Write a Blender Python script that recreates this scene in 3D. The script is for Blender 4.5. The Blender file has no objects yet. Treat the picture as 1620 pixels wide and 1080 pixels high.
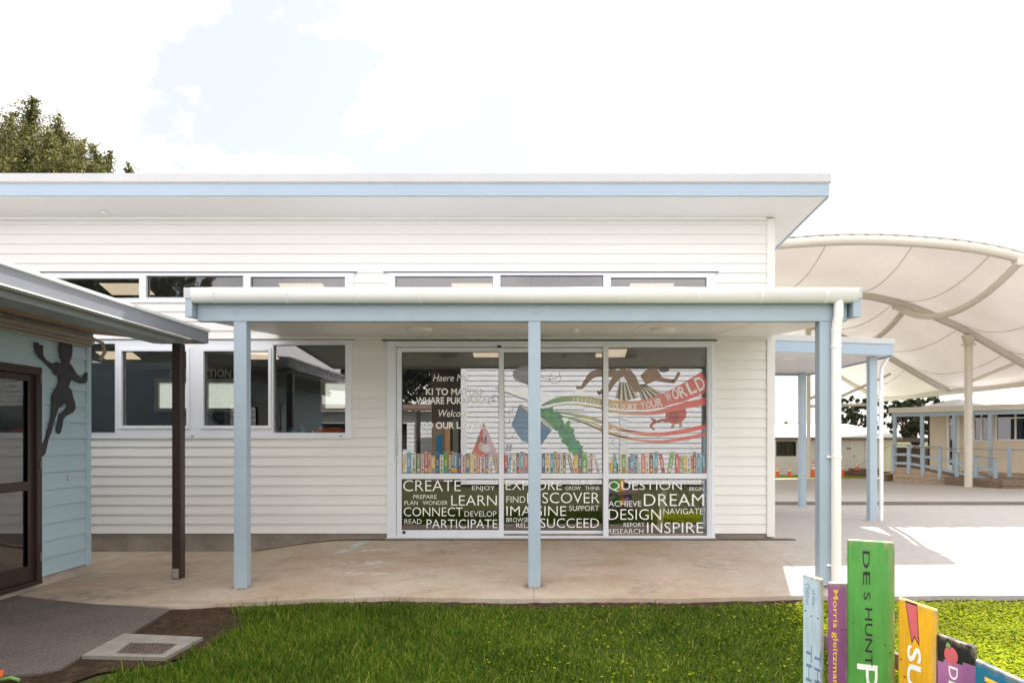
import bpy, math, random
import numpy as np
from mathutils import Vector, Matrix
random.seed(7); rng = np.random.default_rng(11)
S = bpy.context.scene; COL = S.collection
F = 1080.0; CX = 840.0; HY = 692.0; EYE = 1.5
R = math.radians
def P(x, y, Y): return Vector(((x-CX)*Y/F, Y, EYE-(y-HY)*Y/F))
# ------------------------------------------------------------------ materials
MATS = {}
def nt(name):
    m = bpy.data.materials.new(name); m.use_nodes = True
    t = m.node_tree; t.nodes.clear(); MATS[name] = m
    return m, t
def N(t, ty, **kw):
    n = t.nodes.new(ty)
    for k, v in kw.items():
        if k.startswith('_'): setattr(n, k[1:], v)
        else: n.inputs[k.replace('#', ' ')].default_value = v
    return n
def L(t, a, b): t.links.new(a, b)
def noise(t, scale, detail=4, rough=.6, vec=None, dist=0.0):
    n = N(t, 'ShaderNodeTexNoise'); n.inputs['Scale'].default_value = scale
    n.inputs['Detail'].default_value = detail; n.inputs['Roughness'].default_value = rough
    n.inputs['Distortion'].default_value = dist
    if vec is not None: L(t, vec, n.inputs['Vector'])
    return n.outputs['Fac']
def ramp(t, fac, stops):
    r = N(t, 'ShaderNodeValToRGB'); e = r.color_ramp.elements
    while len(e) < len(stops): e.new(.5)
    for i, (p, c) in enumerate(stops):
        e[i].position = p; e[i].color = (c[0], c[1], c[2], 1) if hasattr(c, '__len__') else (c, c, c, 1)
    L(t, fac, r.inputs[0]); return r.outputs[0]
def mixc(t, fac, a, b, mode='MIX'):
    m = N(t, 'ShaderNodeMix', _data_type='RGBA', _blend_type=mode)
    for s, v in ((m.inputs[0], fac), (m.inputs[6], a), (m.inputs[7], b)):
        if hasattr(v, 'is_linked'): L(t, v, s)
        elif hasattr(v, '__len__'): s.default_value = (v[0], v[1], v[2], 1)
        else: s.default_value = v
    return m.outputs[2]
def pos(t, scale=(1, 1, 1), loc=(0, 0, 0)):
    g = N(t, 'ShaderNodeNewGeometry'); mp = N(t, 'ShaderNodeMapping')
    mp.inputs['Scale'].default_value = scale; mp.inputs['Location'].default_value = loc
    L(t, g.outputs['Position'], mp.inputs['Vector']); return mp.outputs[0]
def finish(t, col, rough=.6, bump=None, bs=.2, bd=.01, metallic=0, spec=.5, trans=0):
    b = N(t, 'ShaderNodeBsdfPrincipled'); o = N(t, 'ShaderNodeOutputMaterial')
    if hasattr(col, 'is_linked'): L(t, col, b.inputs['Base Color'])
    else: b.inputs['Base Color'].default_value = (*col[:3], 1)
    if hasattr(rough, 'is_linked'): L(t, rough, b.inputs['Roughness'])
    else: b.inputs['Roughness'].default_value = rough
    b.inputs['Metallic'].default_value = metallic
    b.inputs['Specular IOR Level'].default_value = spec
    if bump is not None:
        bn = N(t, 'ShaderNodeBump'); bn.inputs['Strength'].default_value = bs; bn.inputs['Distance'].default_value = bd
        L(t, bump, bn.inputs['Height']); L(t, bn.outputs[0], b.inputs['Normal'])
    if trans:
        tr = N(t, 'ShaderNodeBsdfTranslucent')
        if hasattr(col, 'is_linked'): L(t, col, tr.inputs[0])
        else: tr.inputs[0].default_value = (*col[:3], 1)
        mx = N(t, 'ShaderNodeMixShader'); mx.inputs[0].default_value = trans
        L(t, b.outputs[0], mx.inputs[1]); L(t, tr.outputs[0], mx.inputs[2]); L(t, mx.outputs[0], o.inputs[0])
    else: L(t, b.outputs[0], o.inputs[0])
    return b
def paint(name, c, rough=.5, var=.06, scale=3, stretch=(1, 1, 1), dirt=0, dirtc=(.18, .15, .12), bs=.08, metallic=0):
    m, t = nt(name); p = pos(t, stretch)
    f = noise(t, scale, 5, .6, p)
    k = ramp(t, f, [(.3, 1-var), (.7, 1+var)])
    col = mixc(t, 1.0, c, k, 'MULTIPLY')
    if dirt:
        d = ramp(t, noise(t, scale*4, 8, .75, p, .5), [(.55, 0), (.75, dirt)])
        col = mixc(t, d, col, dirtc)
    finish(t, col, rough, noise(t, 60, 3, .6, p), bs, .004, metallic)
    return m
paint('cream_board', (.775, .76, .74), .5, .045, .7, (.25, 1, 5), .10, (.45, .38, .3))
paint('white_trim', (.80, .80, .79), .4, .02)
paint('frame_white', (.765, .785, .845), .35, .015)
paint('gutter_white', (.78, .78, .76), .25, .02, 2, (1, 1, 1), .05, (.5, .47, .4))
paint('pipe_white', (.84, .83, .82), .25, .02)
paint('blue_paint', (.355, .44, .515), .45, .05, 2.0, (1, 1, 1), .05, (.4, .48, .52), .15)
paint('blue_fascia', (.34, .43, .53), .5, .03, 1.5)
paint('flashing_grey', (.50, .50, .52), .45, .03)
paint('soffit_white', (.80, .795, .79), .55, .03, .6)
paint('soffit_cream', (.80, .78, .74), .35, .04, .6)
paint('dark_gap', (.1, .1, .11), .6)
paint('black_rubber', (.02, .02, .022), .5)
paint('plinth', (.26, .22, .18), .9, .25, 4, (1, 1, 1), .5, (.12, .09, .07), .5)
paint('plinth_pale', (.42, .36, .32), .9, .2, 5, (1, 1, 1), .4, (.2, .16, .13), .5)
paint('annex_blue', (.40, .535, .60), .35, .05, 1.2, (1, .4, 3), .10, (.38, .42, .4), .1)
paint('annex_trim', (.30, .34, .36), .5, .08, 3, (1, 1, 1), .2, (.2, .2, .18))
paint('annex_fascia', (.27, .28, .32), .35, .08, 2, (1, .4, 1), .3, (.35, .33, .3))
paint('galv', (.62, .62, .62), .35, .1, 3, (1, 1, 1), .2, (.35, .3, .26), .1, .4)
paint('brown_paint', (.034, .018, .015), .35, .12, 3, (1, 1, .3), .2, (.09, .05, .035))
paint('timber_stop', (.36, .19, .08), .5, .1, 5, (1, 1, .3))
paint('conduit', (.36, .31, .25), .6, .12, 3)
paint('cutout_grey', (.036, .038, .044), .7, .15, 4, (1, 1, 1), .15, (.1, .09, .1))
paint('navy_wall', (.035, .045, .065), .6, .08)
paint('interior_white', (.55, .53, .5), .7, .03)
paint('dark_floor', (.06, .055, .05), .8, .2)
paint('dark_plastic', (.012, .012, .014), .4, .1)
paint('orange_seat', (.75, .12, .03), .5, .05)
paint('yellow_rail', (.75, .5, .05), .5, .05)
paint('furniture_wood', (.35, .2, .1), .5, .1)
paint('pale_slats', (.4, .38, .28), .6, .1)
paint('steel_cream', (.60, .56, .48), .4, .05, 1)
paint('timber', (.42, .31, .22), .8, .25, 5, (1, 1, 5), .3, (.2, .14, .1), .4)
paint('timber_dark', (.2, .14, .1), .85, .25, 5, (1, 1, 5), .4, (.08, .06, .05), .4)
paint('hut_wall', (.68, .66, .64), .6, .05, 2, (1, 1, 4), .15, (.4, .36, .3))
paint('classroom_wall', (.72, .62, .48), .6, .05, 2)
paint('roof_white', (.72, .73, .76), .5, .06, 2, (1, 1, 1), .15, (.5, .48, .45))
paint('dark_brown', (.05, .035, .03), .7, .2)
paint('cone_orange', (.85, .13, .03), .45, .08)
paint('cone_white', (.85, .85, .85), .35, .03)
paint('bark', (.09, .065, .05), .9, .3, 8, (1, 1, .3), .3, (.04, .03, .02), .6)
paint('rail_metal', (.5, .5, .5), .3, .05, 2, (1, 1, 1), 0, (0, 0, 0), 0, .7)
paint('iron', (.15, .11, .09), .6, .3, 12, (1, 1, 1), .5, (.16, .08, .05), .3)
paint('slab_grey', (.26, .235, .205), .9, .2, 6, (1, 1, 1), .6, (.16, .12, .09), .6)
paint('opp_white', (.84, .85, .87), .5, .04, 2)
paint('hedge_soil', (.06, .045, .035), .9)
for nme, c in (('plank_pale', (.50, .66, .74)), ('plank_purple', (.28, .09, .24)), ('plank_green', (.085, .33, .06)),
               ('plank_orange', (.80, .42, .015)), ('plank_plum', (.38, .14, .32)), ('plank_blue', (.01, .16, .28)), ('plank_black', (.012, .012, .014)), ('plank_white', (.8, .78, .75))):
    m, t = nt(nme); p = pos(t, (1, 1, .35))
    f = noise(t, 6, 5, .6, p)
    col = mixc(t, 1.0, c, ramp(t, f, [(.3, .78), (.7, 1.15)]), 'MULTIPLY')
    col = mixc(t, 1.0, col, ramp(t, noise(t, 70, 4, .6, pos(t, (1, 1, .08))), [(.3, .9), (.7, 1.08)]), 'MULTIPLY')
    at = N(t, 'ShaderNodeAttribute'); at.attribute_name = 'wear'
    w = N(t, 'ShaderNodeMath', _operation='MULTIPLY'); w.use_clamp = True
    L(t, ramp(t, noise(t, 17, 8, .75, p, .8), [(.44, 0), (.56, 1)]), w.inputs[0]); L(t, at.outputs['Fac'], w.inputs[1])
    wood = ramp(t, noise(t, 40, 4, .6, pos(t, (1, 1, .1))), [(.3, (.24, .17, .11)), (.7, (.52, .44, .34))])
    col = mixc(t, w.outputs[0], col, wood)
    chip = ramp(t, noise(t, 42, 3, .5, p), [(.72, 0), (.75, .7)])
    col = mixc(t, chip, col, (.25, .17, .12))
    finish(t, col, .38, noise(t, 30, 5, .6, pos(t, (1, 1, .15))), .25, .003)
for nme, c in (('ink_black', (.02, .012, .02)), ('ink_yellow', (.85, .55, .04)), ('ink_white', (.85, .84, .82)), ('ink_pink', (.62, .12, .14)), ('ink_blue', (.16, .25, .4)), ('ink_green', (.2, .4, .1)), ('letter_white', (.92, .92, .9)), ('letter_cream', (.95, .85, .65)), ('screw_rust', (.09, .05, .03))):
    paint(nme, c, .5, .08, 12)
def leafmat(name, cs, trans=.35, gloss=.5):
    m, t = nt(name); g = N(t, 'ShaderNodeNewGeometry')
    c = ramp(t, g.outputs['Random Per Island'], [(i/(len(cs)-1), c) for i, c in enumerate(cs)])
    big = ramp(t, noise(t, .9, 3, .6, pos(t)), [(.35, .7), (.65, 1.25)])
    finish(t, mixc(t, 1.0, c, big, 'MULTIPLY'), gloss, trans=trans, spec=.25)
leafmat('leaf_olive', [(.025, .035, .01), (.07, .085, .02), (.16, .16, .045), (.32, .27, .11)], .5)
leafmat('leaf_dark', [(.02, .028, .014), (.04, .05, .022), (.08, .085, .035)])
leafmat('leaf_bright', [(.06, .08, .02), (.12, .15, .04), (.16, .18, .06)])
leafmat('clover_sunlit', [(.20, .27, .006), (.31, .39, .008), (.41, .46, .010), (.46, .44, .015)], .5, .9)  # yellow-bright leaf tone that lightens the sunlit part of the lawn
leafmat('leaf_litter', [(.3, .12, .06), (.16, .09, .05), (.55, .45, .38)], .1)
# grass blades: colour per blade with broad drifts
m, t = nt('grass_blade'); g = N(t, 'ShaderNodeNewGeometry')
c = ramp(t, g.outputs['Random Per Island'], [(0, (.045, .095, .008)), (.45, (.09, .175, .014)), (.8, (.16, .25, .022)), (1, (.31, .32, .07))])
big = ramp(t, noise(t, 1.1, 4, .6, pos(t, (1, 1, .01))), [(.35, (.75, .8, .7)), (.65, (1.35, 1.25, 1.1))])
finish(t, mixc(t, 1.0, c, big, 'MULTIPLY'), .55, trans=.45, spec=.2)
m, t = nt('lawn'); p = pos(t)
c = ramp(t, noise(t, 30, 6, .7, p), [(.3, (.035, .032, .015)), (.5, (.08, .085, .03)), (.7, (.12, .14, .04))])
finish(t, c, .9, noise(t, 40, 5, .7, p), .8, .03, spec=.1)
m, t = nt('verge'); finish(t, ramp(t, noise(t, 12, 6, .7, pos(t)), [(.3, (.14, .2, .03)), (.7, (.26, .32, .05))]), .9, spec=.1)
m, t = nt('soil'); p = pos(t)
c = ramp(t, noise(t, 14, 8, .75, p, .4), [(.3, (.035, .022, .014)), (.55, (.085, .055, .035)), (.75, (.2, .15, .1))])
finish(t, c, .95, noise(t, 25, 8, .75, p), 1.0, .04, spec=.1)
# concrete
m, t = nt('concrete'); p = pos(t)
big = ramp(t, noise(t, .55, 5, .6, p, .6), [(.32, (.41, .305, .22)), (.5, (.45, .365, .28)), (.68, (.50, .435, .36))])
fine = ramp(t, noise(t, 7, 9, .72, p, .5), [(.3, .86), (.7, 1.1)])
c = mixc(t, 1.0, big, fine, 'MULTIPLY')
rust = ramp(t, noise(t, 1.7, 7, .7, pos(t, (.6, 1.3, 1), (3, 1, 0)), .8), [(.50, 0), (.72, .55)])
c = mixc(t, rust, c, (.30, .165, .085))
speck = ramp(t, noise(t, 90, 2, .5, p), [(.62, 0), (.70, .5)])
c = mixc(t, speck, c, (.22, .18, .15))
gx = N(t, 'ShaderNodeSeparateXYZ'); L(t, pos(t), gx.inputs[0])
grey = N(t, 'ShaderNodeMapRange'); grey.inputs[1].default_value = 1.8; grey.inputs[2].default_value = 4.4; L(t, gx.outputs[0], grey.inputs[0])
c = mixc(t, grey.outputs[0], c, mixc(t, 1.0, (.40, .375, .355), fine, 'MULTIPLY'))
def blot(c, x, y, rx, ry, rot, colr, amt, sc):
    mp = N(t, 'ShaderNodeMapping'); mp.vector_type = 'TEXTURE'
    mp.inputs['Location'].default_value = (x, y, 0); mp.inputs['Rotation'].default_value = (0, 0, rot); mp.inputs['Scale'].default_value = (rx, ry, 100)
    L(t, pos(t), mp.inputs['Vector'])
    ln = N(t, 'ShaderNodeVectorMath', _operation='LENGTH'); L(t, mp.outputs[0], ln.inputs[0])
    a = ramp(t, ln.outputs['Value'], [(.45, 1), (1.0, 0)])
    n = ramp(t, noise(t, sc, 6, .7, p, .4), [(.42, 0), (.6, amt)])
    mm = N(t, 'ShaderNodeMath', _operation='MULTIPLY'); L(t, a, mm.inputs[0]); L(t, n, mm.inputs[1])
    return mixc(t, mm.outputs[0], c, colr)
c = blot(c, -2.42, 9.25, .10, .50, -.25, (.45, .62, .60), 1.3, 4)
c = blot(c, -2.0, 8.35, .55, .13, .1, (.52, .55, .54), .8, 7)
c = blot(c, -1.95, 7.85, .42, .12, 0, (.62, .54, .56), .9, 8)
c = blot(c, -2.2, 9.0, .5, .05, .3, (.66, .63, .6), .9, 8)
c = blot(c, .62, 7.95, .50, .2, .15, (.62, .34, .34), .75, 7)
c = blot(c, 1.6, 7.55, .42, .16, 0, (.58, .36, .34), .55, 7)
c = blot(c, -4.6, 7.2, .9, .5, .5, (.2, .17, .15), .7, 5)
for X_ in (.03, -3.1, 3.14, 6.2): c = blot(c, X_, 8.2, .006, 3.2, 0, (.10, .085, .07), 1.0, 1.3)
c = blot(c, 4.3, 8.9, .007, 1.6, .55, (.12, .10, .09), 1.2, 1.2)
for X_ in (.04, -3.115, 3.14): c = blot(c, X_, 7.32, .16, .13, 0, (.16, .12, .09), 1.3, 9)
for X_, Y_, a_ in ((-1.2, 8.9, .3), (2.2, 8.2, -.5), (-4.6, 8.9, .1), (1.2, 7.2, .8), (5.6, 9.2, .2)): c = blot(c, X_, Y_, .35, .2, a_, (.25, .2, .16), .7, 9)
finish(t, c, .8, noise(t, 30, 8, .7, p), .35, .006, spec=.3)
m, t = nt('asphalt'); p = pos(t)
c = mixc(t, ramp(t, noise(t, 1.2, 5, .6, p), [(.3, 0), (.7, 1)]), (.075, .062, .058), (.14, .108, .09))
c = mixc(t, ramp(t, noise(t, 120, 3, .6, p), [(.48, 0), (.62, .6)]), c, (.27, .235, .22))
finish(t, c, .9, noise(t, 110, 4, .7, p), .8, .006, spec=.25)
# glazing: mirror-like surface over clear pane
def glass(name, refl, tint):
    m, t = nt(name); o = N(t, 'ShaderNodeOutputMaterial')
    tr = N(t, 'ShaderNodeBsdfTransparent'); tr.inputs[0].default_value = (*tint, 1)
    gl = N(t, 'ShaderNodeBsdfGlossy'); gl.inputs['Roughness'].default_value = 0; gl.inputs[0].default_value = (.98, .98, 1, 1)
    fr = N(t, 'ShaderNodeFresnel'); fr.inputs[0].default_value = 1.5
    a = N(t, 'ShaderNodeMath', _operation='ADD'); a.inputs[1].default_value = refl; a.use_clamp = True
    bn = N(t, 'ShaderNodeBump'); bn.inputs['Strength'].default_value = .001; bn.inputs['Distance'].default_value = .01
    L(t, noise(t, 1.6, 2, .5, pos(t)), bn.inputs['Height']); L(t, bn.outputs[0], gl.inputs['Normal'])
    L(t, fr.outputs[0], a.inputs[0]); mx = N(t, 'ShaderNodeMixShader')
    L(t, a.outputs[0], mx.inputs[0]); L(t, tr.outputs[0], mx.inputs[1]); L(t, gl.outputs[0], mx.inputs[2]); L(t, mx.outputs[0], o.inputs[0])
glass('glass', .10, (.90, .92, .92)); glass('door_glass', .19, (.85, .86, .86)); glass('glass_dark', .04, (.5, .52, .52))
# frosted window, membrane
m, t = nt('frosted'); finish(t, (.26, .29, .27), .4, trans=.8)
m, t = nt('membrane'); p = pos(t)
finish(t, mixc(t, 1.0, (.745, .695, .65), ramp(t, noise(t, .35, 4, .6, p, .5), [(.3, .9), (.7, 1.07)]), 'MULTIPLY'), .4, noise(t, 1.1, 5, .6, pos(t, (1, .5, 1)), .8), .5, .06, trans=.12)
m, t = nt('sail'); finish(t, (.97, .97, .97), .5)
# printed film: colour attribute, slightly translucent vinyl
m, t = nt('film_print'); at = N(t, 'ShaderNodeAttribute'); at.attribute_name = 'Col'
finish(t, mixc(t, 1.0, at.outputs['Color'], ramp(t, noise(t, 25, 5, .6, pos(t)), [(.3, .70), (.7, .88)]), 'MULTIPLY'), .5)
b_ = t.nodes['Principled BSDF']; o_ = t.nodes['Material Output']; tr_ = N(t, 'ShaderNodeBsdfTransparent'); gl_ = N(t, 'ShaderNodeBsdfGlossy'); gl_.inputs['Roughness'].default_value = 0
ms = N(t, 'ShaderNodeMixShader'); ms.inputs[0].default_value = .035; L(t, b_.outputs[0], ms.inputs[1]); L(t, gl_.outputs[0], ms.inputs[2]); L(t, ms.outputs[0], o_.inputs[0])
# lit panels
m, t = nt('lit_panel'); e = N(t, 'ShaderNodeEmission'); e.inputs[0].default_value = (1, .80, .56, 1); e.inputs[1].default_value = .36
o = N(t, 'ShaderNodeOutputMaterial'); L(t, e.outputs[0], o.inputs[0])
m, t = nt('ceiling_tile'); g = pos(t, (1, 1, 1))
br = N(t, 'ShaderNodeTexBrick'); br.offset = 0; br.inputs['Color1'].default_value = (.42, .4, .38, 1); br.inputs['Color2'].default_value = (.40, .38, .36, 1); br.inputs['Mortar'].default_value = (.2, .19, .18, 1)
br.inputs['Scale'].default_value = 1; br.inputs['Mortar Size'].default_value = .006; br.inputs['Brick Width'].default_value = 1.2; br.inputs['Row Height'].default_value = 1.2
L(t, g, br.inputs['Vector']); finish(t, br.outputs[0], .8)
# ------------------------------------------------------------------ mesh builder
TXT = {}
def text2d(s, bold=0.0, shear=0.0):
    k = (s, bold, shear)
    if k not in TXT:
        cu = bpy.data.curves.new('glyph', 'FONT'); cu.body = s; cu.offset = bold; cu.shear = shear; cu.resolution_u = 3; cu.fill_mode = 'FRONT'
        ob = bpy.data.objects.new('glyph', cu); COL.objects.link(ob); bpy.context.view_layer.update()
        me = bpy.data.meshes.new_from_object(ob)
        vs = np.array([v.co[:2] for v in me.vertices]); fs = [tuple(p.vertices) for p in me.polygons]
        lo, hi = vs.min(0), vs.max(0); vs = (vs-lo)/(hi-lo)
        bpy.data.objects.remove(ob); bpy.data.curves.remove(cu); bpy.data.meshes.remove(me)
        TXT[k] = (vs, fs)
    return TXT[k]
class MB:
    def __init__(s): s.v = []; s.f = []; s.m = []; s.c = []; s.sm = []; s.mi = 0; s.col = (1, 1, 1); s.smooth = False
    def add(s, vs, fs):
        b = len(s.v); s.v += [tuple(v) for v in vs]
        for f in fs: s.f.append(tuple(b+i for i in f)); s.m.append(s.mi); s.c.append(s.col); s.sm.append(s.smooth)
        return s
    def box(s, x0, x1, y0, y1, z0, z1):
        v = [(x, y, z) for z in (z0, z1) for y in (y0, y1) for x in (x0, x1)]
        return s.add(v, [(0, 2, 3, 1), (4, 5, 7, 6), (0, 1, 5, 4), (2, 6, 7, 3), (0, 4, 6, 2), (1, 3, 7, 5)])
    def hexa(s, v):  # 8 pts: bottom 4 ccw, top 4 ccw
        return s.add(v, [(3, 2, 1, 0), (4, 5, 6, 7), (0, 1, 5, 4), (1, 2, 6, 5), (2, 3, 7, 6), (3, 0, 4, 7)])
    def quad(s, *p): return s.add(p, [(0, 1, 2, 3)])
    def prism(s, pts, off):
        n = len(pts); o = Vector(off); v = [Vector(p) for p in pts]
        return s.add(v+[p+o for p in v], [tuple(range(n))[::-1], tuple(range(n, 2*n))]+[(i, (i+1) % n, n+(i+1) % n, n+i) for i in range(n)])
    def tube(s, path, r, n=10, closed_ends=True, r2=None):
        path = [Vector(p) for p in path]; rings = []; up = None
        for i, p in enumerate(path):
            d = (path[min(i+1, len(path)-1)]-path[max(i-1, 0)]).normalized()
            if up is None: up = Vector((0, 0, 1)) if abs(d.z) < .9 else Vector((1, 0, 0))
            a = d.cross(up).normalized(); b = a.cross(d).normalized(); up = b
            rr = r if r2 is None else r+(r2-r)*i/(len(path)-1)
            rings.append([p+(a*math.cos(2*math.pi*j/n)+b*math.sin(2*math.pi*j/n))*rr for j in range(n)])
        vs = [q for g in rings for q in g]; fs = []
        for i in range(len(path)-1):
            for j in range(n): fs.append((i*n+j, i*n+(j+1) % n, (i+1)*n+(j+1) % n, (i+1)*n+j))
        sm = s.smooth; s.smooth = True; s.add(vs, fs); s.smooth = sm
        if closed_ends: s.add(rings[0], [tuple(range(n))[::-1]]); s.add(rings[-1], [tuple(range(n))])
        return s
    def bar(s, a, b, w, h, up=(0, 0, 1)):
        a = Vector(a); b = Vector(b); d = (b-a).normalized(); u = Vector(up); x = d.cross(u).normalized()*w/2; y = x.cross(d).normalized()*h/2
        return s.hexa([a-x-y, a+x-y, a+x+y, a-x+y, b-x-y, b+x-y, b+x+y, b-x+y])
    def text(s, st, fn, bold=0, shear=0):
        vs, fs = text2d(st, bold, shear); return s.add([fn(a, b) for a, b in vs], fs)
    def build(s, name, mats, parent=None, bevel=0, seg=2):
        R0 = root_of(parent)
        me = bpy.data.meshes.new(name)
        v = np.array(s.v, float); v = v - np.array(R0)
        me.from_pydata([tuple(p) for p in v], [], s.f)
        if isinstance(mats, str): mats = [mats]
        for k in mats: me.materials.append(MATS[k])
        me.polygons.foreach_set('material_index', s.m); me.polygons.foreach_set('use_smooth', s.sm)
        if any(c != (1, 1, 1) for c in s.c):
            ca = me.color_attributes.new('Col', 'FLOAT_COLOR', 'CORNER')
            arr = np.repeat(np.array([(*c, 1) for c in s.c]), [len(f) for f in s.f], axis=0)
            ca.data.foreach_set('color', arr.ravel())
        me.update()
        o = bpy.data.objects.new(name, me); COL.objects.link(o)
        if parent is not None: o.parent = parent
        if bevel:
            md = o.modifiers.new('b', 'BEVEL'); md.width = bevel; md.segments = seg; md.limit_method = 'ANGLE'; md.angle_limit = R(40); md.harden_normals = False
        return o
ROOTS = {}
def root_of(p):
    while p is not None and p.parent is not None: p = p.parent
    return ROOTS.get(p.name, (0, 0, 0)) if p is not None else (0, 0, 0)
def thing(name, label, cat, loc=(0, 0, 0), group=None):
    o = bpy.data.objects.new(name, None); COL.objects.link(o); o.location = loc; o.empty_display_size = .1
    ROOTS[o.name] = tuple(loc); return tag(o, label, cat, group)
def tag(o, label, cat, group=None, kind=None):
    if label: o['label'] = label
    if cat: o['category'] = cat
    if group: o['group'] = group
    if kind: o['kind'] = kind
    return o
def struct(o): o['kind'] = 'structure'; return o
def minus(outer, holes):
    xs = sorted({outer[0], outer[1], *[h[0] for h in holes], *[h[1] for h in holes]}); zs = sorted({outer[2], outer[3], *[h[2] for h in holes], *[h[3] for h in holes]})
    xs = [x for x in xs if outer[0] <= x <= outer[1]]; out = []
    for x0, x1 in zip(xs, xs[1:]):
        run = None
        for z0, z1 in zip(zs, zs[1:]):
            cx, cz = (x0+x1)/2, (z0+z1)/2
            solid = outer[2] < cz < outer[3] and not any(h[0] < cx < h[1] and h[2] < cz < h[3] for h in holes)
            if solid: run = (run[0], z1) if run else (z0, z1)
            elif run: out.append((x0, x1, *run)); run = None
        if run: out.append((x0, x1, *run))
    return out
# ------------------------------------------------------------------ ground
def sst(a, b, x):
    k = min(1, max(0, (x-a)/(b-a))); return k*k*(3-2*k)
def gz(X, Y):
    if Y > 26.7: base = -.30
    elif Y > 12: base = .064-.0248*(Y-12)
    elif Y > 9.82: base = .064
    else: base = .064-.0631*(9.82-Y)
    left = -.136-.0075*(9.82-min(Y, 9.82))
    k = sst(-2.55, -4.4, X) if Y < 12 else 0
    return base*(1-k)+left*k
EDGE = [(-12, 7.3), (-5.6, 7.25), (-4.6, 6.9), (-3.5, 6.64), (-2.9, 6.78), (-2.2, 6.88), (-1.4, 6.93), (0, 6.88), (1.5, 6.90), (3, 6.98), (12, 6.98), (60, 6.98)]
def edge(X):
    for (a, b), (c, d) in zip(EDGE, EDGE[1:]):
        if a <= X <= c: return b+(d-b)*(X-a)/(c-a)+.012*math.sin(X*3.1)+.008*math.sin(X*7.7)
    return 6.98
mb = MB(); mb.smooth = True
xs = list(np.arange(-12, 8, .1))+list(np.arange(8, 61, 1.0)); ts = [0, .01, .03, .06, .1, .15, .2, .3, .42, .6, .8, 1]; ncol = len(ts)
vv = []
for X in xs:
    e = edge(X)
    vv.append((X, e-.004, gz(X, e)-.10))
    for tt in ts:
        Y = e+(12-e)*tt; vv.append((X, Y, gz(X, Y)))
    for Y in (16, 20, 24, 26.7, 30): vv.append((X, Y, gz(X, Y)))
nr = 1+ncol+5
mb.add(vv, [(i*nr+j, (i+1)*nr+j, (i+1)*nr+j+1, i*nr+j+1) for i in range(len(xs)-1) for j in range(nr-1)])
o = struct(mb.build('concrete_pavement', 'concrete'))
o.modifiers.new('e', 'EDGE_SPLIT').split_angle = R(35)
# earth/lawn base, out to the horizon
def zb(X, Y):
    if Y > 6.8: return gz(X, Y)-.07
    if Y > 6.2: return (gz(X, 6.8)-.07)*(Y-6.2)/.6-.205*(6.8-Y)/.6
    return -.205
mb = MB(); mb.smooth = True
xs = [-600, -150, -40, -20]+list(np.arange(-12, 12.1, .5))+[14, 20, 40, 80, 200, 600]; ys = [-600, -150, -40, -12, 0, 3]+list(np.arange(4, 8.1, .2))+[9, 10, 12, 16, 20, 24, 26.7, 30, 40, 80, 200, 800]
mb.add([(x, y, zb(x, y)) for x in xs for y in ys], [(i*len(ys)+j, (i+1)*len(ys)+j, (i+1)*len(ys)+j+1, i*len(ys)+j+1) for i in range(len(xs)-1) for j in range(len(ys)-1)])
struct(mb.build('lawn', 'lawn'))
mb = MB(); mb.quad((3, 30.02, -.30), (22, 30.02, -.30), (22, 60, -.28), (3, 60, -.28)); struct(mb.build('grass_verge', 'verge'))
# soil strip along the kerb and bare patch round the drain
mb = MB(); mb.smooth = True
vs = []; XS = np.arange(-4.2, 9, .06)
for i, X in enumerate(XS):
    w = .14+.05*math.sin(X*2.3)+.035*math.sin(X*6.1+1); e = edge(X)
    if X < -2.4: w += .25*sst(-2.5, -3.2, X)
    for j, k in enumerate((0, .25, .5, .75, 1)):
        yy = e+.01-(w+.01)*k; vs.append((X, yy, max(zb(X, yy), -.2)+.018*(1-k)+.012*random.random()*(1-k)+.005))
mb.add(vs, [(i*5+j+1, (i+1)*5+j+1, (i+1)*5+j, i*5+j) for i in range(len(XS)-1) for j in range(4)])
soilpoly = [(-3.6, 6.7), (-3.0, 6.65), (-2.5, 6.45), (-2.55, 6.2), (-2.6, 5.9), (-2.6, 5.6), (-2.65, 5.3), (-2.8, 5.05), (-3.1, 4.9), (-3.2, 4.6), (-3.6, 4.45), (-4.0, 4.3), (-5, 4), (-5, 4.7), (-3.9, 4.85), (-3.45, 5.2), (-3.45, 5.9)]
mb.add([(x, y, -.186) for x, y in soilpoly], [tuple(range(len(soilpoly)))[::-1]])
struct(mb.build('soil', 'soil'))
ap = [(-9, 7.4), (-5.6, 7.255), (-4.6, 6.905), (-3.51, 6.645), (-3.42, 5.84), (-3.44, 5.23), (-3.41, 4.95), (-3.5, 4.85), (-3.72, 4.78), (-4.3, 4.6), (-5, 4.5), (-9, 4.4)]
mb = MB(); mb.prism([(x, y, -.26) for x, y in ap][::-1], (0, 0, .098)); struct(mb.build('asphalt_path', 'asphalt', bevel=.01))
mb = MB(); mb.quad((3.7, 15.4, gz(5, 15.4)+.005), (40, 15.4, gz(5, 15.4)+.005), (40, 16.5, gz(5, 16.5)+.005), (3.7, 16.5, gz(5, 16.5)+.005)); struct(mb.build('path_strip', 'asphalt'))
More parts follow.
